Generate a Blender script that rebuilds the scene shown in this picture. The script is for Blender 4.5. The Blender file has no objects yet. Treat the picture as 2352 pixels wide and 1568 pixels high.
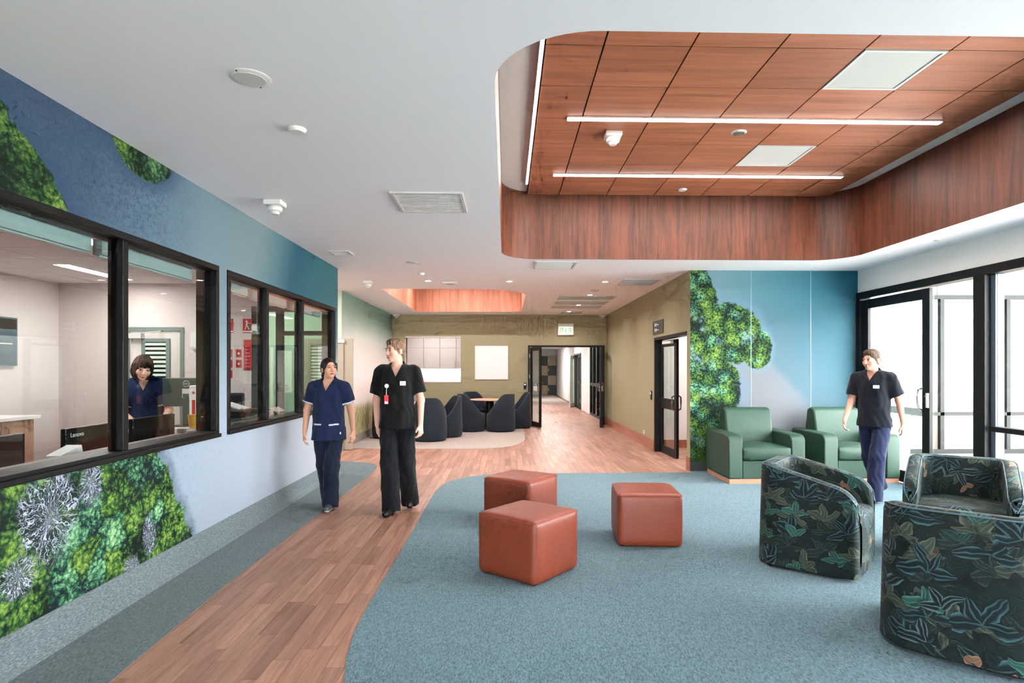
import bpy, bmesh, math, random
import numpy as np
from mathutils import Vector, Matrix
from mathutils.geometry import tessellate_polygon

# ------------------------------------------------------------------ camera, sky, exposure
SC = bpy.context.scene
COL = SC.collection
FPX, W_PX, H_PX = 1370.0, 2352, 1568
YAW = math.radians(1.45)
cam_d = bpy.data.cameras.new('camera')
cam_d.sensor_width = 36.0
cam_d.lens = FPX / W_PX * 36.0
U0 = 1163 + FPX * math.tan(YAW)
cam_d.shift_x = (W_PX / 2 - U0) / W_PX
cam_d.shift_y = (847 - H_PX / 2) / W_PX
cam_d.clip_start, cam_d.clip_end = 0.05, 200
cam = bpy.data.objects.new('camera', cam_d)
COL.objects.link(cam)
cam.location = (0, 0, 1.5)
cam.rotation_euler = (math.radians(90), 0, -YAW)
SC.camera = cam

world = bpy.data.worlds.new('overcast_sky')
SC.world = world
world.use_nodes = True
bg = world.node_tree.nodes['Background']
bg.inputs['Color'].default_value = (0.96, 0.975, 1.0, 1)
bg.inputs['Strength'].default_value = 15.0

VS = SC.view_settings
VS.view_transform = 'Standard'
VS.look = 'None'
VS.gamma = 1.0
VS.use_curve_mapping = False
VS.exposure = 1.12
SC.cycles.use_denoising = True
SC.cycles.use_adaptive_sampling = True
SC.cycles.adaptive_threshold = 0.1
SC.cycles.adaptive_min_samples = 12
SC.cycles.max_bounces = 6
SC.cycles.diffuse_bounces = 3
SC.cycles.glossy_bounces = 3
SC.cycles.transmission_bounces = 4
SC.cycles.transparent_max_bounces = 12
SC.cycles.sample_clamp_indirect = 6.0
SC.cycles.caustics_reflective = False
SC.cycles.caustics_refractive = False

# lamps of the place: (kind, position, size, power) - the luminaire bodies are built further down
def lamp(name, loc, size, power, color=(1, 0.92, 0.89), size_y=None, rot=(0, 0, 0), spread=None, shape=None):
    d = bpy.data.lights.new(name, 'AREA')
    d.shape = shape or ('RECTANGLE' if size_y else 'DISK')
    d.size = size
    if size_y:
        d.size_y = size_y
    d.energy = power
    d.color = color
    if spread:
        d.spread = math.radians(spread)
    o = bpy.data.objects.new(name, d)
    o.location = loc
    o.rotation_euler = rot
    COL.objects.link(o)
    return o

# ------------------------------------------------------------------ colour and node helpers
def lin(c):
    return tuple(((v / 255) / 12.92 if v / 255 <= 0.04045 else ((v / 255 + 0.055) / 1.055) ** 2.4) for v in c)

class E:
    """wraps a node socket (or number) so that maths reads like maths"""
    def __init__(s, g, k): s.g, s.k = g, k
    def _m(s, op, *o): return s.g.math(op, s, *o)
    def __add__(s, o): return s._m('ADD', o)
    def __radd__(s, o): return s._m('ADD', o)
    def __sub__(s, o): return s._m('SUBTRACT', o)
    def __rsub__(s, o): return s.g.math('SUBTRACT', o, s)
    def __mul__(s, o): return s._m('MULTIPLY', o)
    def __rmul__(s, o): return s._m('MULTIPLY', o)
    def __truediv__(s, o): return s._m('DIVIDE', o)
    def __rtruediv__(s, o): return s.g.math('DIVIDE', o, s)
    def __neg__(s): return s._m('MULTIPLY', -1.0)
    def f(s, op, *o): return s._m(op, *o)

class G:
    def __init__(s, name):
        s.mat = bpy.data.materials.new(name)
        s.mat.use_nodes = True
        s.nt = s.mat.node_tree
        s.bsdf = s.nt.nodes['Principled BSDF']
        s.out = s.nt.nodes['Material Output']
    def node(s, t, **props):
        n = s.nt.nodes.new(t)
        for k, v in props.items():
            setattr(n, k, v)
        return n
    def put(s, sock, v):
        if isinstance(v, E):
            s.nt.links.new(v.k, sock)
        elif isinstance(v, (tuple, list)):
            if sock.type == 'RGBA' and len(v) == 3:
                v = (*v, 1)
            sock.default_value = v
        else:
            sock.default_value = v
    def math(s, op, *a):
        n = s.node('ShaderNodeMath', operation=op)
        for i, v in enumerate(a):
            s.put(n.inputs[i], v)
        return E(s, n.outputs[0])
    def vmath(s, op, *a, out=0):
        n = s.node('ShaderNodeVectorMath', operation=op)
        for i, v in enumerate(a):
            s.put(n.inputs[i], v)
        return E(s, n.outputs[out])
    def pos(s):
        return E(s, s.node('ShaderNodeNewGeometry').outputs['Position'])
    def obj(s):
        return E(s, s.node('ShaderNodeTexCoord').outputs['Object'])
    def uv(s):
        return E(s, s.node('ShaderNodeTexCoord').outputs['UV'])
    def rnd(s):
        return E(s, s.node('ShaderNodeObjectInfo').outputs['Random'])
    def island(s):
        return E(s, s.node('ShaderNodeNewGeometry').outputs['Random Per Island'])
    def attr(s, name):
        return E(s, s.node('ShaderNodeAttribute', attribute_name=name).outputs['Color'])
    def sep(s, v):
        n = s.node('ShaderNodeSeparateXYZ'); s.put(n.inputs[0], v)
        return [E(s, n.outputs[i]) for i in range(3)]
    def comb(s, x, y, z=0.0):
        n = s.node('ShaderNodeCombineXYZ')
        for i, v in enumerate((x, y, z)): s.put(n.inputs[i], v)
        return E(s, n.outputs[0])
    def noise(s, v, scale, detail=2.0, rough=0.5, color=False, dist=0.0):
        n = s.node('ShaderNodeTexNoise')
        s.put(n.inputs['Vector'], v); n.inputs['Scale'].default_value = scale
        n.inputs['Detail'].default_value = detail; n.inputs['Roughness'].default_value = rough
        n.inputs['Distortion'].default_value = dist
        return E(s, n.outputs['Color' if color else 'Fac'])
    def voro(s, v, scale, feature='F1', dims='2D', rand=1.0):
        n = s.node('ShaderNodeTexVoronoi', feature=feature, voronoi_dimensions=dims)
        s.put(n.inputs['Vector'], v); n.inputs['Scale'].default_value = scale
        n.inputs['Randomness'].default_value = rand
        return {k.name: E(s, k) for k in n.outputs}
    def step(s, v, lo, hi):
        n = s.node('ShaderNodeMapRange', interpolation_type='SMOOTHSTEP')
        s.put(n.inputs[0], v); s.put(n.inputs[1], lo); s.put(n.inputs[2], hi)
        return E(s, n.outputs[0])
    def mix(s, fac, a, b, blend='MIX'):
        n = s.node('ShaderNodeMix', data_type='RGBA', blend_type=blend)
        s.put(n.inputs[0], fac); s.put(n.inputs[6], a); s.put(n.inputs[7], b)
        return E(s, n.outputs[2])
    def ramp(s, fac, stops, interp='LINEAR'):
        n = s.node('ShaderNodeValToRGB'); r = n.color_ramp; r.interpolation = interp
        while len(r.elements) < len(stops): r.elements.new(0.5)
        for e, (p, c) in zip(r.elements, stops):
            e.position = p; e.color = (*lin(c), 1)
        s.put(n.inputs[0], fac)
        return E(s, n.outputs[0])
    def bump(s, h, strength=0.3, dist=0.01):
        n = s.node('ShaderNodeBump'); s.put(n.inputs['Height'], h)
        n.inputs['Strength'].default_value = strength; n.inputs['Distance'].default_value = dist
        s.nt.links.new(n.outputs[0], s.bsdf.inputs['Normal'])
    def done(s, color=None, rough=0.5, metal=0.0, spec=0.5, sheen=0.0, coat=0.0):
        b = s.bsdf
        if color is not None: s.put(b.inputs['Base Color'], color)
        s.put(b.inputs['Roughness'], rough)
        b.inputs['Metallic'].default_value = metal
        b.inputs['Specular IOR Level'].default_value = spec
        b.inputs['Sheen Weight'].default_value = sheen
        b.inputs['Coat Weight'].default_value = coat
        return s.mat

MATS = {}
def plain(name, rgb, rough=0.5, metal=0.0, spec=0.5, nscale=None, namp=0.06, bump=0.0, bscale=200, sheen=0.0):
    """a flat procedural material with slight mottling and optional fine relief"""
    if name in MATS: return MATS[name]
    g = G(name); c = lin(rgb)
    col = g.mix(g.noise(g.obj(), nscale or 3.0, 3), tuple(v * (1 - namp) for v in c), tuple(min(1, v * (1 + namp)) for v in c))
    if bump: g.bump(g.noise(g.obj(), bscale, 2), bump, 0.004)
    MATS[name] = g.done(col, rough, metal, spec, sheen)
    return MATS[name]

def emit(name, rgb, strength):
    if name in MATS: return MATS[name]
    g = G(name)
    g.bsdf.inputs['Base Color'].default_value = (0.8, 0.8, 0.8, 1)
    g.bsdf.inputs['Emission Color'].default_value = (*lin(rgb), 1)
    g.bsdf.inputs['Emission Strength'].default_value = strength
    MATS[name] = g.mat
    return g.mat

def glass_mat(name, tint=(255, 255, 255), refl=1.0, rough=0.0):
    if name in MATS: return MATS[name]
    g = G(name)
    nt = g.nt
    tr = g.node('ShaderNodeBsdfTransparent'); tr.inputs[0].default_value = (*lin(tint), 1)
    gl = g.node('ShaderNodeBsdfGlossy'); gl.inputs['Roughness'].default_value = rough
    ge = g.node('ShaderNodeNewGeometry')
    m = g.node('ShaderNodeMixShader')
    c1 = 1.0 - g.vmath('DOT_PRODUCT', E(g, ge.outputs['Incoming']), E(g, ge.outputs['Normal']), out=1).f('ABSOLUTE')
    fac = (c1.f('POWER', 5.0) * 0.96 + 0.04) * refl          # Fresnel reflectance, alike from both faces of a pane
    nt.links.new(fac.k, m.inputs[0]); nt.links.new(tr.outputs[0], m.inputs[1]); nt.links.new(gl.outputs[0], m.inputs[2])
    nt.links.new(m.outputs[0], g.out.inputs[0])
    MATS[name] = g.mat
    return g.mat

# ------------------------------------------------------------------ geometry helpers
class MB:
    """collects shapes into one mesh"""
    def __init__(s): s.v, s.f, s.uvs = [], [], None
    def add(s, v, f):
        o = len(s.v); s.v += [tuple(p) for p in v]; s.f += [tuple(i + o for i in q) for q in f]; return s
    def box(s, x0, x1, y0, y1, z0, z1):
        v = [(x, y, z) for z in (z0, z1) for y in (y0, y1) for x in (x0, x1)]
        return s.add(v, [(0, 2, 3, 1), (4, 5, 7, 6), (0, 1, 5, 4), (2, 6, 7, 3), (0, 4, 6, 2), (1, 3, 7, 5)])
    def obox(s, c, size, rot):
        M = Matrix.Translation(c) @ rot.to_4x4()
        a, b, d = (k / 2 for k in size)
        o = len(s.v); s.box(-a, a, -b, b, -d, d)
        for i in range(o, len(s.v)): s.v[i] = tuple(M @ Vector(s.v[i]))
        return s
    def prism(s, poly, z0, z1):
        n = len(poly)
        a = sum(poly[i][0] * poly[(i + 1) % n][1] - poly[(i + 1) % n][0] * poly[i][1] for i in range(n))
        if a < 0: poly = poly[::-1]
        v = [(x, y, z0) for x, y in poly] + [(x, y, z1) for x, y in poly]
        f = [tuple(range(n))[::-1], tuple(range(n, 2 * n))] + [(i, (i + 1) % n, n + (i + 1) % n, n + i) for i in range(n)]
        return s.add(v, f)
    def cyl(s, p0, p1, r0, r1=None, n=20, caps=True):
        r1 = r0 if r1 is None else r1
        p0, p1 = Vector(p0), Vector(p1); d = (p1 - p0).normalized()
        a = d.orthogonal().normalized(); b = d.cross(a)
        v = []
        for p, r in ((p0, r0), (p1, r1)):
            v += [p + (a * math.cos(2 * math.pi * i / n) + b * math.sin(2 * math.pi * i / n)) * r for i in range(n)]
        f = [(i, (i + 1) % n, n + (i + 1) % n, n + i) for i in range(n)]
        if caps: f += [tuple(range(n))[::-1], tuple(range(n, 2 * n))]
        return s.add(v, f)
    def lathe(s, prof, n=32, c=(0, 0, 0)):
        v, f = [], []
        for r, z in prof:
            v += [(c[0] + r * math.cos(2 * math.pi * i / n), c[1] + r * math.sin(2 * math.pi * i / n), c[2] + z) for i in range(n)]
        for k in range(len(prof) - 1):
            f += [(k * n + i, k * n + (i + 1) % n, (k + 1) * n + (i + 1) % n, (k + 1) * n + i) for i in range(n)]
        f += [tuple(range(n))[::-1], tuple(range((len(prof) - 1) * n, len(prof) * n))]
        return s.add(v, f)
    def tube(s, path, r, n=8, closed=False):
        path = [Vector(p) for p in path]; m = len(path); v, f = [], []
        up = Vector((0.13, 0.21, 1)).normalized()
        for i, p in enumerate(path):
            d = ((path[(i + 1) % m] if closed or i < m - 1 else p) - (path[i - 1] if closed or i > 0 else p)).normalized()
            a = d.cross(up); a = a.normalized() if a.length > 1e-4 else d.orthogonal().normalized(); b = d.cross(a)
            v += [p + (a * math.cos(2 * math.pi * k / n) + b * math.sin(2 * math.pi * k / n)) * r for k in range(n)]
        for i in range(m if closed else m - 1):
            j = (i + 1) % m
            f += [(i * n + k, i * n + (k + 1) % n, j * n + (k + 1) % n, j * n + k) for k in range(n)]
        if not closed: f += [tuple(range(n))[::-1], tuple(range((m - 1) * n, m * n))]
        return s.add(v, f)
    def rframe(s, axis, at0, at1, a0, a1, b0, b1, t):
        """a rectangular frame in a plane; axis = its normal ('x' or 'y'), at0..at1 its thickness, t its face width"""
        def bx(p, q, r, u):
            if axis == 'x': s.box(at0, at1, p, q, r, u)
            else: s.box(p, q, at0, at1, r, u)
        bx(a0, a1, b1 - t, b1); bx(a0, a1, b0, b0 + t); bx(a0, a0 + t, b0 + t, b1 - t); bx(a1 - t, a1, b0 + t, b1 - t)
        return s
    def build(s, name, mat, parent=None, smooth=False, bevel=0.0, seg=2, angle=40):
        me = bpy.data.meshes.new(name)
        me.from_pydata(s.v, [], s.f); me.update()
        bm = bmesh.new(); bm.from_mesh(me); bmesh.ops.recalc_face_normals(bm, faces=bm.faces); bm.to_mesh(me); bm.free()
        if s.uvs is not None:
            uvl = me.uv_layers.new(name='UVMap')
            for lp in me.loops: uvl.data[lp.index].uv = s.uvs[lp.vertex_index]
        if mat: me.materials.append(mat)
        o = bpy.data.objects.new(name, me); COL.objects.link(o)
        if parent is not None: o.parent = parent
        if smooth or bevel: me.polygons.foreach_set('use_smooth', [True] * len(me.polygons))
        if bevel:
            m = o.modifiers.new('bevel', 'BEVEL'); m.width = bevel; m.segments = seg; m.limit_method = 'ANGLE'
            m.angle_limit = math.radians(angle); m.harden_normals = True
        elif smooth:
            me.set_sharp_from_angle(angle=math.radians(angle))
        return o

def tag(o, label=None, cat=None, group=None, kind=None):
    for k, v in (('label', label), ('category', cat), ('group', group), ('kind', kind)):
        if v: o[k] = v
    return o

def thing(name, label, cat, loc=(0, 0, 0), rotz=0.0, group=None):
    o = bpy.data.objects.new(name, None); o.empty_display_size = 0.1
    COL.objects.link(o); o.location = loc; o.rotation_euler = (0, 0, rotz)
    return tag(o, label, cat, group)

def struct(name, label=None, cat=None):
    o = bpy.data.objects.new(name, None); COL.objects.link(o)
    return tag(o, label, cat, kind='structure')

def dup(root, loc, rotz=0.0, label=None):
    r = root.copy(); COL.objects.link(r); r.location = loc; r.rotation_euler = (0, 0, rotz)
    if label: r['label'] = label
    for ch in list(root.children):
        c = ch.copy(); COL.objects.link(c); c.parent = r
        for g2 in ch.children:
            d = g2.copy(); COL.objects.link(d); d.parent = c
    return r

def rounded(x0, x1, y0, y1, r, n=12, rs=None):
    """rounded rectangle, counter-clockwise; rs = radii at (x0y0, x1y0, x1y1, x0y1)"""
    rs = rs or (r, r, r, r); p = []
    for (cx, cy, rr, a0) in ((x0 + rs[0], y0 + rs[0], rs[0], 180), (x1 - rs[1], y0 + rs[1], rs[1], 270), (x1 - rs[2], y1 - rs[2], rs[2], 0), (x0 + rs[3], y1 - rs[3], rs[3], 90)):
        for i in range(n + 1):
            a = math.radians(a0 + 90 * i / n); p.append((cx + rr * math.cos(a), cy + rr * math.sin(a)))
    return p

def text_mesh(body, size, mat, parent, M, name='lettering', depth=0.0008):
    c = bpy.data.curves.new(name, 'FONT'); c.body = body; c.size = size; c.extrude = depth
    c.align_x = 'CENTER'; c.align_y = 'CENTER'
    o = bpy.data.objects.new(name + '_tmp', c); COL.objects.link(o)
    dg = bpy.context.evaluated_depsgraph_get()
    me = bpy.data.meshes.new_from_object(o.evaluated_get(dg)); bpy.data.objects.remove(o)
    me.transform(M); me.materials.clear(); me.materials.append(mat)
    q = bpy.data.objects.new(name, me); COL.objects.link(q); q.parent = parent
    return q
# ------------------------------------------------------------------ materials
M_WHITE = plain('white_paint', (238, 236, 234), 0.75, nscale=1.2, namp=0.012)
M_CEIL = plain('ceiling_paint', (249, 247, 252), 0.8, nscale=0.7, namp=0.012)
M_OFFICE = plain('office_wall_paint', (222, 208, 205), 0.7, namp=0.01)
M_GREEN = plain('olive_green_paint', (156, 149, 116), 0.6, nscale=2.0, namp=0.02, bump=0.05, bscale=90)
M_BLACK = plain('black_aluminium', (15, 15, 16), 0.45, spec=0.3, namp=0.1)
M_DGREY = plain('charcoal_aluminium', (44, 50, 58), 0.4, namp=0.08)
M_GREYP = plain('grey_plaster', (226, 218, 212), 0.8, namp=0.02)
M_PLASTIC = plain('white_plastic', (232, 230, 228), 0.4, namp=0.01)
M_GRILLE = plain('grey_grille', (202, 200, 199), 0.6, namp=0.04)
M_STEEL = plain('brushed_steel', (190, 188, 184), 0.3, metal=1.0)
M_BRONZE = plain('bronze_handle', (150, 120, 100), 0.35, metal=0.8)
M_RED = plain('red_sign_plastic', (200, 30, 45), 0.45)
M_WPRINT = plain('white_print', (245, 240, 240), 0.5, namp=0.01)
M_GPRINT = plain('green_print', (20, 140, 85), 0.5, namp=0.02)
M_BEIGE = plain('beige_door_laminate', (172, 160, 142), 0.55, namp=0.02)
M_LAMGREY = plain('taupe_laminate', (146, 138, 130), 0.55, namp=0.02)
M_SCREEN = plain('dark_monitor_plastic', (24, 24, 26), 0.3, namp=0.08)
M_GLASS = glass_mat('window_glass', (246, 250, 249), 1.0)
M_GLASSG = glass_mat('green_tint_glass', (205, 222, 214), 1.0)
M_LED = emit('led_diffuser', (255, 246, 242), 9.0)
M_DOWN = emit('downlight_lens', (255, 244, 236), 14.0)
M_DARKGAP = plain('dark_shadow_gap', (22, 16, 12), 0.9)

def wood(name, light, dark, scale, axis, rough=0.45, per_object=False, island=False, vary=0.12, fig=1.0, bumpy=0.02):
    """axis: direction the grain runs along (0 x, 1 y, 2 z)"""
    g = G(name)
    p = g.obj() if not per_object else g.pos()
    x, y, z = g.sep(p)
    sc = [scale, scale, scale]; sc[axis] = scale * 0.06
    q = g.comb(x * sc[0], y * sc[1], z * sc[2])
    if per_object or island:
        r = g.rnd() if per_object else g.island()
        if island and per_object: r = (g.rnd() + g.island()).f('FRACT')
        q = g.vmath('ADD', q, g.comb(r * 37.0, r * 91.0, r * 53.0))
    n1 = g.noise(q, 1.0, 5, 0.62, dist=0.6)
    n2 = g.noise(q, 4.5, 3, 0.6)
    n3 = g.noise(q, 0.22, 2, 0.5)
    t = n1 * 0.62 + n2 * 0.22 + n3 * 0.3 * fig
    c = g.ramp(t, [(0.36, dark), (0.52, tuple((a * 0.55 + b * 0.45) for a, b in zip(light, dark))), (0.68, light)])
    if per_object or island:
        k = (r * 7.31).f('FRACT')
        c = g.mix(k * vary * 2, c, tuple(v * 0.45 for v in lin(dark)))
        c = g.mix((r * 3.77).f('FRACT') * vary, c, lin(light))
    if bumpy: g.bump(n2, bumpy, 0.003)
    return g.done(c, rough, spec=0.4)

M_TIMBER_WALL = wood('walnut_laminate_upright', (104, 56, 36), (40, 21, 13), 24, 2, 0.5, fig=1.2)
M_TIMBER_PANEL = wood('walnut_ceiling_panel', (184, 116, 84), (128, 74, 50), 12, 0, 0.45, per_object=True, vary=0.10)
M_PLANK = wood('timber_plank', (182, 138, 119), (118, 80, 66), 22, 1, 0.46, per_object=True, vary=0.22, bumpy=0.015)
M_PLANK2 = wood('timber_plank_far', (182, 138, 119), (118, 80, 66), 22, 1, 0.46, island=True, vary=0.22, bumpy=0.015)
M_SKIRT = wood('timber_skirting', (176, 112, 84), (132, 76, 54), 12, 1, 0.4)
M_OAK = wood('pale_oak_laminate', (214, 172, 146), (182, 134, 108), 14, 2, 0.5)
M_TABLE = wood('pale_timber_table', (222, 176, 150), (196, 146, 122), 10, 0, 0.4)
M_PALEWOOD = wood('pale_timber_cladding', (150, 124, 108), (128, 102, 88), 8, 2, 0.6)

def carpet(name, base, dark, stripe_axis=None):
    g = G(name); p = g.pos(); x, y, z = g.sep(p)
    n = g.noise(g.comb(x * 1.0, y * 0.25, z), 170, 2, 0.65)
    n2 = g.noise(p, 380, 1)
    big = g.noise(p, 0.8, 3)
    t = n * 0.95 + n2 * 0.35 - 0.1 + (big - 0.5) * 0.12
    c = g.ramp(t, [(0.36, dark), (0.56, base), (0.78, tuple(min(255, v * 1.28) for v in base))])
    g.bump(n + n2 * 0.4, 0.35, 0.003)
    return g.done(c, 0.95, spec=0.15, sheen=0.15)
M_CARPET = carpet('teal_carpet', (77, 104, 114), (42, 68, 79))
M_CARPET_L = carpet('slate_carpet', (77, 92, 96), (46, 61, 66))
M_CARPET_B = carpet('warm_grey_carpet', (158, 146, 138), (124, 114, 108))
M_COVE = carpet('carpet_skirting', (101, 112, 115), (74, 86, 92))

# --- printed murals
def tree_color(g, a, b, scale):
    """aerial canopy: domed crowns with leafy breakup; returns colour"""
    wob = g.noise(g.comb(a, b), 9.0, 3, color=True)
    qs = g.node('ShaderNodeVectorMath', operation='SCALE'); 
    g.put(qs.inputs[0], g.vmath('SUBTRACT', wob, (0.5, 0.5, 0.5))); qs.inputs['Scale'].default_value = 0.09
    q = g.vmath('ADD', g.comb(a, b), E(g, qs.outputs[0]))
    v1 = g.voro(q, scale); v2 = g.voro(q, scale * 5.2); v3 = g.voro(q, scale * 13)
    dome = 1.0 - v1['Distance'] * 1.25
    leaf = 1.0 - v2['Distance'] * 1.1
    fine = 1.0 - v3['Distance']
    big = g.noise(g.comb(a, b), 3.1, 2)
    t = dome * 0.36 + leaf * 0.44 + fine * 0.34 + (big - 0.5) * 0.6 - 0.16
    r1, r2, r3 = g.sep(v1['Color'])
    green = g.ramp(t, [(0.26, (12, 26, 22)), (0.44, (38, 72, 36)), (0.62, (84, 116, 48)), (0.88, (144, 164, 80))])
    teal = g.ramp(t, [(0.26, (14, 30, 36)), (0.44, (38, 80, 62)), (0.64, (92, 142, 100)), (0.88, (160, 196, 150))])
    return g.mix(g.step(r1, 0.55, 0.8), green, teal), t

def blob(g, a, b, ca, cb, ra, rb):
    """signed-ish: <1 inside the ellipse"""
    return (((a - ca) / ra).f('POWER', 2.0) + ((b - cb) / rb).f('POWER', 2.0)).f('SQRT')

def sq(g, v): return v * v
def ell(g, a, b, ca, cb, ra, rb):
    da = (a - ca) / ra; db = (b - cb) / rb
    return (da * da + db * db).f('SQRT')

def mural_left():
    g = G('mural_forest_and_water'); x, y, z = g.sep(g.pos())
    n = g.noise(g.comb(y, z), 6.0, 4, 0.6) - 0.5
    nf = g.noise(g.comb(y, z), 26.0, 4, 0.65)
    # water, along the wall
    s = y + n * 0.35 - (z - 2.4) * 0.5
    upper = g.ramp((s - 2.5) / 6.5, [(0.0, (50, 65, 86)), (0.14, (58, 78, 100)), (0.24, (82, 104, 121)), (0.36, (102, 123, 133)), (0.50, (110, 127, 134)),
                                    (0.57, (83, 114, 121)), (0.66, (35, 81, 100)), (0.76, (40, 93, 104)), (1.0, (53, 102, 108))])
    lower = g.ramp((y + n * 0.3 - 4.2) / 4.5, [(0.0, (138, 150, 164)), (0.3, (153, 162, 175)), (1.0, (171, 173, 181))])
    water = g.mix(g.step(z + n * 0.1, 0.85, 2.3), lower, upper)
    nt_ = g.noise(g.comb(y * 60.0, z * 42.0), 1.0, 4, 0.75)
    speck = g.step(nt_ * 0.7 + nf * 0.5, 0.54, 0.72) * g.step(z, 2.2, 2.5) * (1.0 - g.step(y + n * 0.6, 3.9, 5.0))
    water = g.mix(g.step(nt_, 0.5, 0.75) * 0.28 * (1.0 - g.step(y, 4.6, 6.5)), water, lin((150, 172, 186)))
    water = g.mix(g.step(nf, 0.45, 0.7) * 0.22 * (1.0 - g.step(y, 4.2, 6.0)), water, lin((96, 122, 150)))
    water = g.mix(speck * 0.7, water, lin((26, 44, 70)))
    # forest masks (field < 0 inside)
    nn = n * 0.30 + (nf - 0.5) * 0.10
    f1 = y - (4.83 - z * 0.62) + nn                         # below the window
    f1 = f1.f('MAXIMUM', z - 1.6)
    f2 = (y - 2.87) * 0.62 + (z - 2.83) * 0.78 + nn * 0.6       # upper corner by the ceiling
    f2 = f2.f('MAXIMUM', 1.6 - z)
    f3 = (ell(g, y, z, 4.08, 3.02, 0.36, 0.24) - 1.0) * 0.25 + nn * 0.22
    field = f1.f('MINIMUM', f2).f('MINIMUM', f3)
    mask = 1.0 - g.step(field, -0.012, 0.012)
    shade = 1.0 - g.step(field, 0.0, 0.14)
    tc, t = tree_color(g, y * 0.9, z, 5.2)
    dk = g.step(z, 2.0, 2.3)
    tc = g.mix(dk * 0.35, tc, lin((10, 32, 14)))
    # bleached dead branches
    ZN = ((3.25, 0.70, 0.21, 0.22), (3.57, 0.84, 0.09, 0.13), (4.14, 0.35, 0.07, 0.14), (3.04, 0.46, 0.13, 0.10), (3.95, 0.22, 0.08, 0.07))
    zone, lines = None, None
    for cy, cz, ry, rz in ZN:
        dy, dz = y - cy, z - cz
        rr = (dy * dy + dz * dz).f('SQRT') + 0.012
        pol = g.comb(dy / rr * 1.9, dz / rr * 1.9, rr * 5.0 + cy)
        wig = g.noise(g.comb(y, z), 11.0, 2, color=True)
        pol = g.vmath('ADD', pol, wig)
        r1 = 1.0 - ((g.noise(pol, 2.1, 1) - 0.5).f('ABSOLUTE') * 2.0); r2 = 1.0 - ((g.noise(pol, 4.6, 1) - 0.5).f('ABSOLUTE') * 2.0)
        ln = g.step(r1, 0.94, 0.985).f('MAXIMUM', g.step(r2, 0.93, 0.985) * 0.85)
        zn = ell(g, y, z, cy, cz, ry, rz) + n * 1.1
        ln = ln * (1.0 - g.step(zn, 0.8, 1.2))
        lines = ln if lines is None else lines.f('MAXIMUM', ln)
        zone = zn if zone is None else zone.f('MINIMUM', zn)
    zm = 1.0 - g.step(zone + n * 1.4, 0.75, 1.15)
    tc = g.mix(zm * 0.7, tc, lin((30, 42, 46)))
    tc = g.mix(lines, tc, lin((176, 180, 204)))
    water = g.mix(shade * 0.55, water, lin((40, 62, 92)))
    return g.done(g.mix(mask, water, tc), 0.6, spec=0.2)

def mural_right():
    g = G('mural_canopy_shore'); x, y, z = g.sep(g.pos())
    n = g.noise(g.comb(x, z), 4.5, 4, 0.6) - 0.5
    nf = g.noise(g.comb(x, z), 16.0, 4, 0.65)
    top = g.ramp(((x - 2.7) + n * 0.3) / 2.5, [(0.0, (106, 132, 141)), (0.35, (79, 120, 132)), (0.7, (56, 107, 125)), (1.0, (32, 92, 114))])
    d = (x - 3.7) * 0.72 + (z - 1.7) * 0.69 + n * 0.12          # sand spit: pale below, blue above
    body = g.ramp((d + 1.0) / 2.0, [(0.0, (110, 113, 118)), (0.40, (111, 113, 118)), (0.50, (105, 112, 119)), (0.56, (81, 104, 115)), (0.75, (70, 99, 112)), (1.0, (55, 91, 104))])
    water = g.mix(g.step(z + n * 0.12, 1.95, 2.85), body, top)
    nn = n * 0.35 + (nf - 0.5) * 0.22
    def e(u, v, ru, rv): return ell(g, x, z, 2.73 + (u - 1590) * 0.00635, 1.5 + (847 - v) * 0.00635, ru * 0.00635, rv * 0.00635)
    fld = e(1600, 730, 52, 120).f('MINIMUM', e(1675, 765, 78, 72)).f('MINIMUM', e(1742, 800, 36, 48)).f('MINIMUM', e(1612, 905, 92, 110)).f('MINIMUM', e(1590, 1040, 62, 90))
    mask = 1.0 - g.step(fld + nn, 0.96, 1.02)
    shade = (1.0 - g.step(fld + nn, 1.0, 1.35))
    tc, t = tree_color(g, x, z, 6.2)
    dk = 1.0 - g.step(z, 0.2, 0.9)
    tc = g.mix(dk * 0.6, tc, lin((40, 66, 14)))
    gap = g.step(g.noise(g.comb(x, z), 3.3, 3), 0.58, 0.66) * g.step(nf, 0.45, 0.6)
    tc = g.mix(gap * 0.6, tc, lin((120, 144, 168)))
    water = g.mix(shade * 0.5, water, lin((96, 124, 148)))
    return g.done(g.mix(mask, water, tc), 0.7, spec=0.15)

def mural_far():
    g = G('mural_misty_grassland'); x, y, z = g.sep(g.pos())
    n = g.noise(g.comb(y * 0.8, z), 2.2, 3) - 0.5
    c = g.ramp((z + n * 0.35) / 2.95, [(0.0, (214, 198, 190)), (0.32, (222, 210, 206)), (0.55, (226, 216, 214)), (0.72, (206, 212, 206)), (0.86, (150, 184, 170)), (1.0, (112, 162, 148))])
    c = g.mix(g.step(y, 12.5, 15.5) * g.step(z, 1.6, 2.6) * 0.4, c, lin((70, 140, 134)))
    st = g.noise(g.comb(y * 34.0, z * 5.0), 1.0, 3, 0.7)
    st2 = g.noise(g.comb(y * 16.0, z * 7.0 + 9.0), 1.0, 3, 0.7)
    grass = g.ramp(st * 0.6 + st2 * 0.4, [(0.36, (84, 88, 50)), (0.5, (150, 148, 96)), (0.62, (222, 206, 176)), (0.8, (240, 226, 206))])
    top = 0.72 + (g.noise(g.comb(y * 22.0, 0.0), 1.0, 2) - 0.5) * 0.5
    m = 1.0 - g.step(z - top, -0.06, 0.10)
    return g.done(g.mix(m, c, grass), 0.4, spec=0.35)

M_MURAL_L, M_MURAL_R, M_MURAL_F = mural_left(), mural_right(), mural_far()

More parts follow.
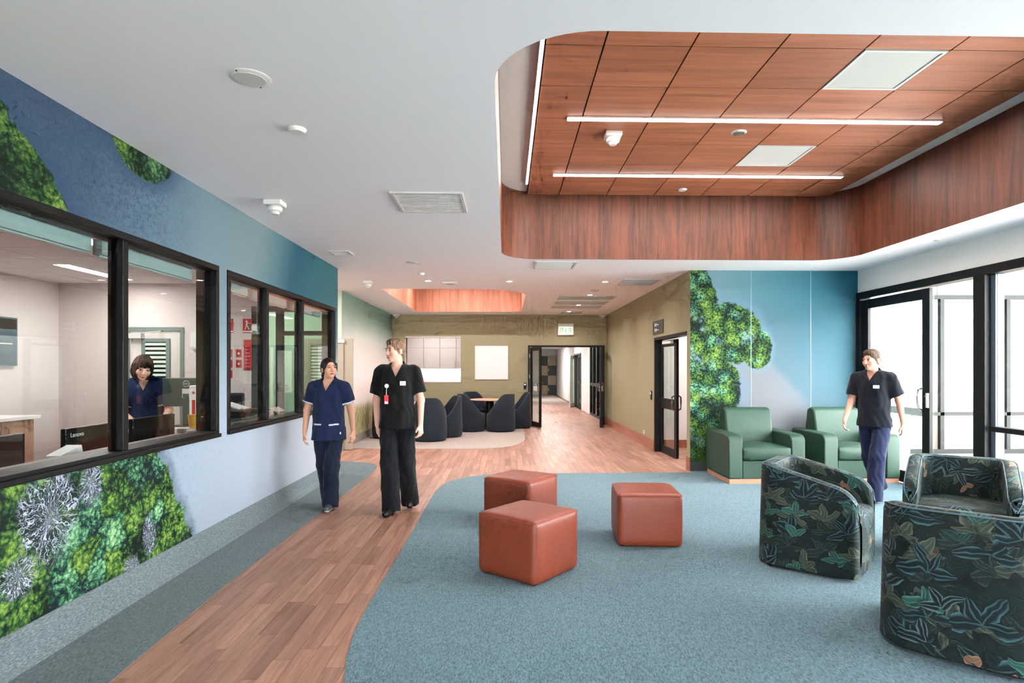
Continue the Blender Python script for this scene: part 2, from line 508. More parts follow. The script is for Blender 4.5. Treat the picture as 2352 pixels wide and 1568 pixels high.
# --- leaf print upholstery
def leaf_fabric():
    g = G('jungle_leaf_print'); uv = g.uv(); u, v, w = g.sep(uv)
    wu, wv, ww = g.sep(g.noise(g.comb(u, v), 7.0, 2, color=True))
    u = u + (wu - 0.5) * 0.09; v = v + (wv - 0.5) * 0.09
    base_n = g.noise(g.comb(u, v), 18, 3)
    col = g.mix(base_n, lin((12, 20, 20)), lin((24, 38, 36)))
    def layer(col, scale, off, n, R, Wd, c_in, c_edge, keep, mid=0.35, stripes=0.0):
        P = g.comb(u * scale + off, v * scale + off * 1.7)
        vo = g.voro(P, 1.0, rand=0.85)
        r1, r2, r3 = g.sep(vo['Color'])
        dx, dy, dz = g.sep(g.vmath('SUBTRACT', P, vo['Position']))
        rad = (dx * dx + dy * dy).f('SQRT')
        ang = dy.f('ARCTAN2', dx) / (2 * math.pi) + r1
        k = ang * float(n)
        idx = k.f('FLOOR')
        jit = ((idx * 12.9898 + r2 * 78.233).f('SINE') * 437.585).f('FRACT')
        f = (k.f('FRACT') - 0.5) * (2 * math.pi / n)
        al = rad * f.f('COSINE'); b = (rad * f.f('SINE')).f('ABSOLUTE')
        L = R * (0.55 + jit * 0.45)
        t = al / L
        prof = (t * (1.0 - t)).f('MAXIMUM', 0.0).f('SQRT') * (1.25 - t * 0.5) * (0.75 + (jit * 5.3).f('FRACT') * 0.6) * Wd
        aim = ((((idx + 0.5) / float(n)) - r1) * (2 * math.pi)).f('SINE')
        inside = g.step(prof - b, 0.0, 0.018) * g.step(jit + r3 * 0.2, 0.16, 0.18) * g.step(aim, -0.45, -0.40)
        q = b / (prof + 0.001)
        edge = g.step(q, 0.50, 0.95)
        vein = 1.0 - g.step(b, 0.006, 0.018)
        rib = ((al - b * 1.4) * 64.0).f('SINE') * 0.5 + 0.5
        tone = (jit * 0.5 + mid).f('MINIMUM', 1.0)
        lc = g.mix(edge * 0.85, g.mix(tone, tuple(x * 0.35 for x in lin(c_in)), lin(c_in)), lin(c_edge))
        lc = g.mix(vein * 0.5, lc, lin(c_edge))
        lc = g.mix((1.0 - rib) * (0.07 + stripes), lc, lin((10, 18, 20)))
        m = inside
        if keep < 1.0: m = m * g.step(r3, 1.0 - keep, 1.0 - keep + 0.02)
        # dark drop around each leaf
        halo = g.step(prof - b, -0.07, 0.0) * g.step(aim, -0.45, -0.40) * (1.0 if keep >= 1 else g.step(r3, 1.0 - keep, 1.0 - keep + 0.02))
        col = g.mix(halo * 0.6, col, lin((8, 14, 16)))
        return g.mix(m, col, lc)
    col = layer(col, 5.6, 3.1, 7, 0.78, 0.24, (15, 34, 34), (29, 53, 52), 1.0, stripes=0.25)
    col = layer(col, 4.3, 11.7, 7, 0.78, 0.24, (31, 46, 43), (60, 77, 71), 1.0, stripes=0.35)
    col = layer(col, 4.9, 17.3, 6, 0.76, 0.28, (62, 72, 64), (100, 105, 89), 0.8)
    col = layer(col, 3.7, 23.9, 6, 0.78, 0.27, (19, 33, 40), (72, 110, 117), 0.75, mid=0.15)
    col = layer(col, 5.3, 31.3, 4, 0.64, 0.27, (38, 79, 72), (83, 126, 115), 0.24, mid=0.45)
    col = layer(col, 4.1, 41.9, 5, 0.74, 0.22, (19, 29, 36), (101, 129, 134), 0.45, mid=0.1)
    col = layer(col, 8.0, 53.3, 3, 0.55, 0.36, (120, 88, 69), (151, 120, 101), 0.10, mid=0.6)
    g.bump(g.noise(g.comb(u, v), 500, 1), 0.06, 0.002)
    return g.done(col, 0.7, spec=0.25, sheen=0.04)
M_LEAF = leaf_fabric()

def leather(name, rgb, rough, wr=0.0):
    g = G(name); p = g.obj()
    c = lin(rgb)
    col = g.mix(g.noise(p, 5, 3), tuple(v * 0.92 for v in c), tuple(v * 1.06 for v in c))
    h = g.noise(p, 260, 2) * 0.25
    if wr: h = h + g.noise(p, 5.0, 3, 0.6, dist=1.2) * wr
    g.bump(h, 0.25, 0.012)
    return g.done(col, rough, spec=0.5)
M_OTTO = leather('terracotta_vinyl', (126, 52, 30), 0.42, 1.2)
M_ARMCHAIR = leather('sage_green_vinyl', (40, 70, 55), 0.52, 0.5)
M_NAVY = plain('navy_wool_upholstery', (22, 33, 46), 0.9, bump=0.3, bscale=320, sheen=0.08)
M_PIPING = plain('slate_blue_piping', (70, 94, 106), 0.5)
# ------------------------------------------------------------------ setting: floor, walls, ceiling
CZ, RZ = 2.95, 3.80
XL, XR, XG, XM = -2.44, 5.20, 2.70, -3.05
YB, YF = 16.0, 8.70
rng = random.Random(7)

floor = tag(MB().box(-6.5, 5.2, -4, 36, -0.12, -0.006).build('floor', plain('floor_screed', (120, 92, 80), 0.8)), 'timber look plank floor winding between the carpets', kind='structure')

# carpets, as slabs a few millimetres proud of the planks
CR = [(-0.776, -4.0), (-0.776, 2.87), (-0.83, 3.12), (-0.868, 3.43), (-0.876, 3.9), (-0.87, 4.6), (-0.865, 5.6), (-0.872, 6.8), (-0.868, 7.30), (-0.84, 7.65), (-0.775, 7.93), (-0.66, 8.15), (-0.5, 8.31), (-0.31, 8.43), (0.1, 8.53), (0.73, 8.56), (2.70, 8.56), (2.70, YF), (XR, YF), (XR, -4.0)]
CL = [(-1.90, -3.99), (-1.90, 2.9), (-1.95, 4.2), (-1.94, 6.3), (-1.93, 8.5), (-1.95, 9.0), (-2.0, 9.28), (-2.12, 9.50), (-2.33, 9.66), (-2.65, 9.72), (-6.29, 9.72), (-6.29, 8.71), (XL + 0.001, 8.71), (XL + 0.001, -3.99)]
CB = [(XM, 11.33), (-1.33, 11.22), (-0.43, 11.20), (-0.10, 11.36), (0.10, 11.58), (0.24, 11.88), (0.36, 12.3), (0.41, 12.9), (0.41, YB), (XM, YB)]
tag(MB().prism(CR, -0.004, 0.004).build('carpet', M_CARPET), 'wide teal carpet with a curved edge under the seating', 'carpet')
tag(MB().prism(CL, -0.004, 0.004).build('carpet', M_CARPET_L), 'slate carpet strip running along the mural wall windows', 'carpet')
tag(MB().prism(CB, -0.004, 0.004).build('carpet', M_CARPET_B), 'warm grey carpet under the navy chairs and round tables', 'carpet')
tag(MB().box(0.505, 2.75, 26, 34.48, -0.004, 0.003).build('carpet', M_CARPET_B), 'grey carpet at the far end of the corridor', 'carpet')

def in_poly(p, poly):
    x, y = p; c = False; n = len(poly)
    for i in range(n):
        (x0, y0), (x1, y1) = poly[i], poly[(i + 1) % n]
        if (y0 > y) != (y1 > y) and x < (x1 - x0) * (y - y0) / (y1 - y0) + x0: c = not c
    return c
def covered(x0, x1, y0, y1):
    pts = [(x, y) for x in (x0, (x0 + x1) / 2, x1) for y in (y0, (2 * y0 + y1) / 3, (y0 + 2 * y1) / 3, y1)]
    return any(all(in_poly(p, P) for p in pts) for P in (CR, CL, CB)) or (y0 > 26)
pk = MB().box(-0.5, 0.5, -0.5, 0.5, -1, 0)
plank0 = pk.build('plank', M_PLANK, floor)
pm = plank0.data
planks, PW = [], 0.098
x = -6.3
while x < 5.2:
    y = 1.6 + rng.random() * 0.7
    while y < 26:
        L = rng.choice((0.48, 0.62, 0.75, 0.9))
        ok = (x > -2.46 or y > 8.6) and not (x > 2.66 and y < 8.5) and not (y > 16 and (x < 0.5 or x > 2.8)) and not (x < -3.1 and y > 11.1) and not (x > 2.8 and y > 11.4)
        if ok and not covered(x, x + PW, y, y + L): planks.append((x, y, L))
        y += L
    x += PW
planks.sort(key=lambda p: (p[1] + p[2] / 2) + (3 if p[0] > 2.7 or p[0] < -3 else 0))
far = MB()
for i, (x, y, L) in enumerate(planks):
    c = (x + PW / 2, y + L / 2)
    if i < 300:
        o = plank0 if i == 0 else plank0.copy()
        if i: COL.objects.link(o); o.parent = floor
        o.location = (c[0], c[1], 0); o.scale = (PW - 0.0016, L - 0.0016, 0.006)
    else:
        far.box(x + 0.0008, x + PW - 0.0008, y + 0.0008, y + L - 0.0008, -0.006, 0)
tag(far.build('plank_field', M_PLANK2, floor), kind='stuff')

# ceiling with the two recess openings
R1 = rounded(-0.06, 4.51, 2.55, 7.88, 0.48, 14)
R2 = rounded(-2.27, 0.376, 10.86, 15.16, 0.2, 12, rs=(0.04, 0.9, 0.25, 0.04))
outer = [(-2.44, -4), (5.2, -4), (5.2, 8.7), (2.7, 8.7), (2.7, 16), (-3.05, 16), (-3.05, 11.15), (-6.3, 11.15), (-6.3, 8.7), (-2.44, 8.7)]
def holed(loops, z):
    pts = [[Vector((x, y, 0)) for x, y in l] for l in loops]
    flat = [p for l in loops for p in l]
    return [(x, y, z) for x, y in flat], [tuple(t) for t in tessellate_polygon(pts)]
m = MB(); v, f = holed([outer, R1[::-1], R2[::-1]], CZ); m.add(v, f)
v, f = holed([outer, R1[::-1], R2[::-1]], CZ + 0.05); m.add(v, f)
ceiling = tag(m.build('ceiling', M_CEIL), 'white plasterboard ceiling with two timber lined recesses', kind='structure')

def ring(poly, poly_out, z0, z1):
    n = len(poly); m = MB()
    v = [(x, y, z0) for x, y in poly] + [(x, y, z1) for x, y in poly] + [(x, y, z0) for x, y in poly_out] + [(x, y, z1) for x, y in poly_out]
    f = []
    for i in range(n):
        j = (i + 1) % n
        f += [(i, n + i, n + j, j), (2 * n + i, 2 * n + j, 3 * n + j, 3 * n + i), (i, j, 2 * n + j, 2 * n + i), (n + i, 3 * n + i, 3 * n + j, n + j)]
    return m.add(v, f)
rec = tag(MB().prism(rounded(-0.09, 4.54, 2.52, 7.91, 0.5, 12), RZ + 0.035, RZ + 0.09).build('ceiling_recess', M_GREYP), 'large recessed timber ceiling with rounded corners', kind='structure')
ring(R1, rounded(-0.085, 4.535, 2.525, 7.905, 0.505, 14), CZ + 0.0005, RZ + 0.05).build('recess_lining', M_TIMBER_WALL, rec, smooth=True)
MB().box(0.27, 4.30, 2.62, 7.86, RZ + 0.024, RZ + 0.034).build('backing_board', M_DARKGAP, rec)

def clip(poly, conv):
    out = poly
    for i in range(len(conv)):
        (ax, ay), (bx, by) = conv[i], conv[(i + 1) % len(conv)]
        if (bx - ax) ** 2 + (by - ay) ** 2 < 1e-12: continue
        side = lambda p: (bx - ax) * (p[1] - ay) - (by - ay) * (p[0] - ax)
        res = []
        for k in range(len(out)):
            p, q = out[k - 1], out[k]; sp, sq_ = side(p), side(q)
            if (sp >= 0) != (sq_ >= 0):
                t = sp / (sp - sq_); res.append((p[0] + t * (q[0] - p[0]), p[1] + t * (q[1] - p[1])))
            if sq_ >= 0: res.append(q)
        out = res
        if not out: break
    return out
GX = [0.275, 0.694, 1.322, 1.951, 2.58, 3.209, 3.838, 4.30]
GY = [2.62, 2.994, 3.61, 4.226, 4.842, 5.458, 6.074, 6.69, 7.306, 7.86]
inner = rounded(-0.045, 4.495, 2.565, 7.865, 0.47, 8)
VENT = {(4, 3), (4, 6)}
for i in range(len(GX) - 1):
    for j in range(len(GY) - 1):
        if (i, j) in VENT: continue
        p = clip([(GX[i] + 0.006, GY[j] + 0.004), (GX[i + 1] - 0.006, GY[j] + 0.004), (GX[i + 1] - 0.006, GY[j + 1] - 0.004), (GX[i] + 0.006, GY[j + 1] - 0.004)], inner)
        if len(p) > 2: MB().prism(p, RZ, RZ + 0.022).build('ceiling_panel', M_TIMBER_PANEL, rec)

# second recess further back, over the table area
rec2 = tag(MB().box(-2.3, 0.41, 10.83, 15.19, 3.72, 3.78).build('ceiling_recess', M_WHITE), 'smaller glowing timber recess over the round tables', kind='structure')
ring(R2, rounded(-2.295, 0.40, 10.835, 15.185, 0.2, 12, rs=(0.065, 0.92, 0.27, 0.065)), CZ + 0.0005, 3.74).build('recess_lining', wood('walnut_laminate_light', (206, 136, 108), (140, 82, 60), 12, 2, 0.5), rec2, smooth=True)

# ---- walls
def wall(name, mat, boxes, label):
    m = MB()
    for b in boxes: m.box(*b)
    return tag(m.build(name, mat), label, kind='structure')
W1 = (1.60, 5.107, 0.937, 2.370)
W2 = (5.272, 8.551, 0.937, 2.362)
wall('wall_left', M_MURAL_L, [(-2.56, XL, -4, YF, 0, 0.937), (-2.56, XL, -4, YF, 2.37, CZ), (-2.56, XL, -4, 1.6, 0.937, 2.37), (-2.56, XL, 5.107, 5.272, 0.937, 2.37), (-2.56, XL, 8.551, YF, 0.937, 2.37)],
     'left wall printed with an aerial forest and blue water mural')
wall('wall_far_left', M_MURAL_F, [(-3.17, XM, 11.15, YB, 0, CZ)], 'misty grassland mural wall behind the round tables')
DD = (0.63, 2.59, 2.085); SV = (-2.708, -1.223, 1.174, 2.337)
wall('wall_back', M_GREEN, [(-3.17, SV[0], YB, YB + 0.15, 0, CZ), (SV[0], SV[1], YB, YB + 0.15, 0, SV[2]), (SV[0], SV[1], YB, YB + 0.15, SV[3], CZ), (SV[1], DD[0], YB, YB + 0.15, 0, CZ), (DD[0], DD[1], YB, YB + 0.15, DD[2], CZ), (DD[1], 2.85, YB, YB + 0.15, 0, CZ)],
     'olive green far wall with servery opening and double doors')
D3 = (8.86, 10.82, 2.065)
wall('wall_right_green', M_GREEN, [(XG, XG + 0.13, YF + 0.001, D3[0], 0, CZ), (XG, XG + 0.13, D3[0], D3[1], D3[2], CZ), (XG, XG + 0.13, D3[1], YB, 0, CZ)], 'olive green side wall with a black framed doorway')
wr = tag(MB().box(XG + 0.001, XR + 0.1, YF + 0.012, YF + 0.12, 0, CZ).build('wall_right_blue', M_DARKGAP), 'mural wall of three printed panels behind the armchairs', kind='structure')
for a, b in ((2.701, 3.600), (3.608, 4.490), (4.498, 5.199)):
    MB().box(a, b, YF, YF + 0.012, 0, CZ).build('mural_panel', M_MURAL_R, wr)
for a in (3.604, 4.494):
    MB().box(a - 0.006, a + 0.006, YF - 0.003, YF, 0.14, CZ).build('joint_strip', plain('pale_blue_joint_strip', (112, 146, 158), 0.4), wr)
wall('wall_front', M_WHITE, [(-2.56, 5.3, -4.12, -4, 2.62, CZ), (-2.56, -2.1, -4.12, -4, 0, 2.62), (1.4, 5.3, -4.12, -4, 0, 2.62)], 'unseen white wall closing the room, with glazing added for daylight')
w6 = struct('window_added', 'wide black framed glazing added behind the camera for daylight')  # glazing added out of view so daylight reaches the near ceiling
fr = MB().rframe('y', -4.1, -4.02, -2.1, 1.4, 0.0, 2.62, 0.06)
for x in (-0.35,): fr.box(x - 0.04, x + 0.04, -4.1, -4.02, 0.06, 2.56)
fr.build('window_frame', M_BLACK, w6)
for a, b in ((-2.04, -0.39), (-0.31, 1.34)): MB().box(a, b, -4.064, -4.056, 0.06, 2.56).build('window_pane', M_GLASS, w6)
# glazed side
wall('wall_right', M_WHITE, [(XR, XR + 0.15, -4, YF, 2.62, CZ), (XR, XR + 0.15, -4, 0.2, 0, 2.62)], 'white bulkhead above the glazed wall')

# office shell behind the left windows
OX = -6.3
wall('wall_office_side', M_OFFICE, [(OX - 0.1, OX, -1.0, 8.56, 0, 2.75)], 'white side wall of the glazed office')
wall('wall_office_end', M_OFFICE, [(OX, -5.36, 8.56, 8.70, 0, 2.95), (-5.36, -4.56, 8.56, 8.70, 2.09, 2.95), (-4.56, -3.62, 8.56, 8.70, 0, 2.95), (-3.62, -2.56, 8.56, 8.70, 2.39, 2.95)], 'white end wall of the glazed office')
wall('wall_office_near', M_OFFICE, [(OX, -2.56, -1.1, -1.0, 0, 2.75)], 'white near wall of the glazed office')
oc = tag(MB().box(OX, -2.56, -1.0, 8.56, 2.712, 2.75).build('ceiling_office', M_WHITE), 'white tiled ceiling of the office', kind='structure')
M_TILE = plain('office_ceiling_tile', (232, 222, 220), 0.8, namp=0.01)
tile_m = None
for i in range(6):
    for j in range(7):
        x0, y0 = OX + 0.02 + i * 0.62, 4.16 + j * 0.62
        if x0 + 0.61 > -2.57 or y0 + 0.61 > 8.56: continue
        if tile_m is None:
            o = MB().box(0, 0.61, 0, 0.61, 0, 0.012).build('ceiling_tile', M_TILE, oc); tile_m = o.data
        else:
            o = bpy.data.objects.new('ceiling_tile', tile_m); COL.objects.link(o); o.parent = oc
        o.location = (x0, y0, 2.70)
# left corridor
M_PALEGREEN = plain('pale_green_paint', (196, 204, 186), 0.7)
wall('wall_corridor_left', M_PALEGREEN, [(OX, -3.05, 11.128, 11.149, 0, CZ), (OX - 0.1, OX, 8.7, 11.15, 0, CZ)], 'pale wall of the side corridor')
# room behind the green door
wall('wall_side_room', M_WHITE, [(2.83, 6.0, 11.3, 11.4, 0, 2.8), (5.9, 6.0, 8.82, 11.3, 0, 2.8), (5.3, 6.0, 8.72, 8.82, 0, 2.95)], 'white walls of the room beyond the black framed doorway')
tag(MB().box(2.83, 6.0, 8.82, 11.4, 2.7, 2.75).build('ceiling_side_room', M_WHITE), 'white ceiling of the room beyond the black framed doorway', kind='structure')
tag(MB().box(2.84, 5.9, 11.28, 11.3, 0, 0.15).build('baseboard_side_room', M_SKIRT), 'timber skirting in the room beyond', kind='structure')
tag(MB().box(5.2, 6.0, 8.72, 11.4, -0.12, -0.001).build('floor_side_room', M_PLANK2), 'timber floor of the room beyond', kind='structure')
# servery room
wall('wall_servery', M_OFFICE, [(-3.4, -0.8, 18.2, 18.3, 0, 2.75), (-3.2, -3.08, 16.15, 18.2, 0, 2.75), (-0.9, -0.8, 16.15, 18.2, 0, 2.75)], 'white walls of the servery behind the hatch')
tag(MB().box(-3.2, -0.8, 16.15, 18.3, 2.7, 2.75).build('ceiling_servery', M_WHITE), 'white ceiling of the servery', kind='structure')
# far corridor
wall('wall_corridor_far', M_WHITE, [(0.38, 0.5, 16.15, 34.6, 0, 2.7), (0.5, 3.1, 34.5, 34.6, 0, 2.7), (2.76, 2.88, 19.7, 21.9, 0, 2.7), (2.90, 3.0, 24.2, 34.5, 0, 2.7), (2.76, 2.88, 16.15, 19.7, 2.35, 2.7), (2.76, 2.88, 21.9, 24.2, 2.1, 2.7), (2.76, 2.88, 16.15, 16.6, 0, 2.35)], 'white walls of the corridor beyond the double doors')
tag(MB().box(0.4, 3.1, 16.15, 34.6, 2.6, 2.65).build('ceiling_corridor', M_WHITE), 'white ceiling of the far corridor', kind='structure')
wall('wall_corridor_outer', M_PALEGREEN, [(4.6, 4.7, 16, 25, 0, 2.7), (2.9, 4.7, 25, 25.1, 0, 2.7), (2.88, 4.7, 16.0, 16.1, 0, 2.7)], 'pale room walls behind the corridor glazing')
tag(MB().box(2.88, 4.7, 16.0, 25.1, 2.6, 2.65).build('ceiling_corridor_room', M_WHITE), 'white ceiling behind the corridor glazing', kind='structure')

# skirtings
cove = [(0, 0.2), (0.008, 0.2), (0.010, 0.06), (0.022, 0.03), (0.05, 0.010), (0.06, 0.004), (0, 0.004)]
m = MB(); n = len(cove)
v = [(XL + a, y, z) for y in (-4, YF) for a, z in cove]
m.add(v, [tuple(range(n)), tuple(range(n, 2 * n))[::-1]] + [(i, (i + 1) % n, n + (i + 1) % n, n + i) for i in range(n)])
tag(m.build('baseboard_left', M_COVE, smooth=True), 'carpet skirting coved up the mural wall', kind='structure')
tag(MB().box(2.83, XR, YF - 0.012, YF, 0.003, 0.14).box(2.701, 2.83, YF - 0.012, YF, 0.003, 0.14).build('baseboard_right', plain('dark_carpet_skirting', (58, 66, 66), 0.9)), 'dark carpet skirting under the canopy mural', kind='structure')
tag(MB().box(XG - 0.012, XG, YF, D3[0] - 0.0, 0, 0.2).box(XG - 0.012, XG, D3[1], YB - 0.001, 0, 0.2).build('baseboard_green', M_SKIRT), 'timber skirting along the olive side wall', kind='structure')
tag(MB().box(SV[1], DD[0], YB - 0.012, YB, 0, 0.2).box(XM, SV[1], YB - 0.012, YB, 0.004, 0.2).box(DD[1], XG, YB - 0.012, YB, 0, 0.2).build('baseboard_back', wood('timber_skirting_x', (176, 112, 84), (132, 76, 54), 12, 0, 0.4)), 'timber skirting along the olive far wall', kind='structure')
tag(MB().box(XM, XM + 0.012, 11.33, YB - 0.02, 0.004, 0.16).build('baseboard_far_left', plain('taupe_skirting', (132, 122, 114), 0.7)), 'taupe skirting under the grassland mural', kind='structure')

# ------------------------------------------------------------------ windows and doors
def office_window(name, w, mulls, label):
    y0, y1, z0, z1 = w
    o = struct(name, label)
    MB().rframe('x', -2.60, -2.425, y0, y1, z0, z1, 0.045).build('window_frame', M_BLACK, o, bevel=0.004)
    MB().box(-2.422, -2.405, y0, y1, z0 - 0.01, z0 + 0.022).build('window_sill', M_BLACK, o, bevel=0.006)
    ys = [y0 + 0.045] + [k for q in mulls for k in (q - 0.03, q + 0.03)] + [y1 - 0.045]
    for q in mulls:
        MB().box(-2.535, -2.437, q - 0.028, q + 0.028, z0 + 0.045, z1 - 0.045).build('mullion', M_BLACK, o, bevel=0.004)
    for a, b in zip(ys[::2], ys[1::2]):
        MB().box(-2.484, -2.476, a, b, z0 + 0.045, z1 - 0.045).build('window_pane', M_GLASS, o)
        MB().box(-2.68, -2.62, a + 0.02, b - 0.02, z1 - 0.13, z1 - 0.03).cyl((-2.645, a + 0.02, z1 - 0.135), (-2.645, b - 0.02, z1 - 0.135), 0.008, n=8).build('roller_blind', plain('grey_teal_blind', (150, 172, 172), 0.8), o)
    MB().box(-2.78, -2.60, y0, y1, z0 - 0.03, z0 + 0.02).build('inner_sill', plain('grey_inner_sill', (150, 148, 144), 0.6), o)
    return o
office_window('window_1', W1, [3.885], 'long black framed office window nearest the camera')
office_window('window_2', W2, [6.165, 7.224], 'three paned black framed office window beside the woman in navy scrubs')

# glazed wall on the right, black aluminium
gw = struct('window_3', 'black framed glazed wall onto the courtyard')
MB().box(XR - 0.03, XR + 0.13, 0.2, YF - 0.002, 2.52, 2.619).build('window_head', M_BLACK, gw, bevel=0.004)
MB().box(XR - 0.02, XR + 0.13, 0.2, 7.22, 0.0, 0.06).build('window_track', M_BLACK, gw)
MB().box(XR - 0.03, XR + 0.13, 8.60, YF - 0.002, 0.0, 2.52).build('window_jamb', M_BLACK, gw)
for y in (6.36, 4.3, 2.31, 0.3):
    MB().box(XR - 0.04, XR + 0.03, y - 0.05, y + 0.11, 0.06, 2.52).build('mullion', M_BLACK, gw, bevel=0.004)
    MB().box(XR + 0.03, XR + 0.13, y - 0.11, y + 0.06, 0.06, 2.52).build('mullion', plain('lit_side_aluminium', (74, 88, 102), 0.4), gw, bevel=0.004)  # paler tone puts the light on the mullion sides into the colour
for a, b in ((6.47, 7.20), (4.41, 6.25), (2.42, 4.19), (0.41, 2.2)):
    MB().box(XR + 0.05, XR + 0.058, a, b, 0.06, 2.52).build('window_pane', M_GLASS, gw)
    if b < 6.4: MB().box(XR - 0.02, XR + 0.09, a, b, 0.83, 0.885).build('transom', M_BLACK, gw, bevel=0.004)

def glazed_leaf(name, parent, w, h, rails, mat=M_BLACK, st=0.1, glass=M_GLASS, th=0.045, label=None):
    """door leaf in local x (0..w), z up, thickness about y=0; rails = list of (z0,z1) solid rails"""
    o = bpy.data.objects.new(name, None); COL.objects.link(o); o.parent = parent
    rails = [(0.01, 0.01 + st * 1.2)] + rails + [(h - st, h)]
    fr = MB().box(0, st, -th / 2, th / 2, 0.01, h).box(w - st, w, -th / 2, th / 2, 0.01, h)
    for a, b in rails: fr.box(st, w - st, -th / 2, th / 2, a, b)
    fr.build('leaf_frame', mat, o, bevel=0.003)
    for (a, b), (c, d) in zip(rails[:-1], rails[1:]):
        MB().box(st, w - st, -0.004, 0.004, b, c).build('pane', glass, o)
    return o

# courtyard door (part of the glazed wall run)
d1 = struct('door_1', 'black framed glass door to the courtyard beside the mural')
lf = glazed_leaf('door_leaf', d1, 1.38, 2.50, [], st=0.13)
lf.location = (XR + 0.03, 7.215, 0); lf.rotation_euler = (0, 0, math.radians(90))
hm = MB().tube([(XR - 0.0, 7.33, 0.98), (XR - 0.05, 7.33, 1.0), (XR - 0.06, 7.33, 1.08), (XR - 0.06, 7.33, 1.16), (XR - 0.05, 7.33, 1.24), (XR, 7.33, 1.26)], 0.013)
hm.build('door_handle', M_STEEL, d1, smooth=True)
MB().box(XR - 0.008, XR + 0.01, 7.222, 7.26, 1.02, 1.20).build('lock_plate', M_PLASTIC, d1)
MB().cyl((XR - 0.005, 7.245, 1.06), (XR + 0.012, 7.245, 1.06), 0.012, n=12).cyl((XR - 0.005, 7.285, 1.16), (XR + 0.012, 7.285, 1.16), 0.008, n=12).build('lock_cylinder', M_STEEL, d1, smooth=True)
MB().box(XR + 0.06, XR + 0.11, 7.38, 8.45, 0.90, 1.0).build('push_bar', M_PLASTIC, d1, bevel=0.006)

# double doors in the far wall, both leaves open
d2 = struct('door_2', 'open glazed double doors into the far corridor')
MB().box(DD[0] - 0.05, DD[0], YB - 0.02, YB + 0.16, 0, DD[2] + 0.05).box(DD[1], DD[1] + 0.05, YB - 0.02, YB + 0.16, 0, DD[2] + 0.05).box(DD[0], DD[1], YB - 0.02, YB + 0.16, DD[2], DD[2] + 0.05).build('door_frame', M_BLACK, d2)
for hx, ex, s in ((0.655, 0.875, 1), (2.565, 2.40, -1)):
    hp, ep = Vector((hx, 15.97, 0)), Vector((ex, 15.15, 0)); d = ep - hp
    lf = glazed_leaf('door_leaf', d2, d.length, 2.07, [], st=0.095)
    lf.location = hp; lf.rotation_euler = (0, 0, math.atan2(d.y, d.x))
    L = d.length
    for q in (-1, 1):
        MB().tube([(L - 0.05, q * 0.02, 0.92), (L - 0.05, q * 0.065, 0.95), (L - 0.05, q * 0.065, 1.13), (L - 0.05, q * 0.02, 1.16)], 0.012).build('door_handle', M_BRONZE, lf, smooth=True)
    MB().box(0.35, 0.75, -0.035, 0.035, 0.93, 1.05).build('push_plate', M_PLASTIC, lf)
    for z in (0.25, 0.75, 1.3, 1.85):
        MB().cyl((-0.005, -0.03, z - 0.05), (-0.005, -0.03, z + 0.05), 0.014, n=10).build('hinge', M_STEEL, lf, smooth=True)

# door in the olive side wall
d3 = struct('door_3', 'black framed glazed door in the olive side wall')
fx0, fx1 = XG - 0.008, XG + 0.14
MB().box(fx0, fx1, D3[1] - 0.06, D3[1], 0, D3[2]).box(fx0, fx1, D3[0], D3[1] - 0.06, D3[2] - 0.05, D3[2]).box(fx0 + 0.10, fx1, D3[0], D3[0] + 0.03, 0, D3[2] - 0.05).build('door_frame', M_BLACK, d3, bevel=0.003)
lf = glazed_leaf('door_leaf', d3, 0.90, 2.0, [(0.80, 0.98)], st=0.11)
lf.location = (XG + 0.10, 10.75, 0); lf.rotation_euler = (0, 0, math.radians(-90 + 3))
for q in (-1, 1):
    MB().tube([(0.84, q * 0.02, 0.80), (0.84, q * 0.075, 0.83), (0.84, q * 0.08, 0.93), (0.84, q * 0.075, 1.03), (0.84, q * 0.02, 1.06)], 0.014).build('door_handle', M_BRONZE, lf, smooth=True)
MB().box(0.35, 0.80, -0.09, -0.03, 1.93, 1.985).build('door_closer', M_PLASTIC, lf, bevel=0.006)
MB().box(0.62, 0.65, -0.095, -0.088, 1.945, 1.965).build('indicator_light', emit('green_red_indicator', (90, 220, 120), 0.8), lf)

# beige leaf standing open by the side corridor
d4 = struct('door_4', 'beige door with louvred panel by the side corridor')
MB().box(-3.10, -3.0, 11.06, 11.125, 0, 2.06).box(-3.76, -3.10, 11.085, 11.125, 0.01, 0.5).box(-3.76, -3.10, 11.085, 11.125, 1.95, 2.06).box(-3.76, -3.62, 11.085, 11.125, 0.5, 1.95).box(-3.24, -3.10, 11.085, 11.125, 0.5, 1.95).box(-3.0, -2.83, 11.085, 11.125, 0.01, 2.06).build('door_leaf', M_BEIGE, d4, bevel=0.003)
MB().rframe('y', 11.07, 11.086, -3.63, -3.10, 0.48, 1.97, 0.03).build('louvre_frame', M_LAMGREY, d4)
for k in range(24):
    z = 0.53 + k * 0.059
    MB().obox((-3.43, 11.104, z), (0.40, 0.036, 0.012), Matrix.Rotation(math.radians(35), 3, 'X')).build('louvre_slat', M_PLASTIC, d4)
MB().box(-3.35, -2.98, 11.04, 11.09, 1.98, 2.04).build('door_closer', M_PLASTIC, d4, bevel=0.005)

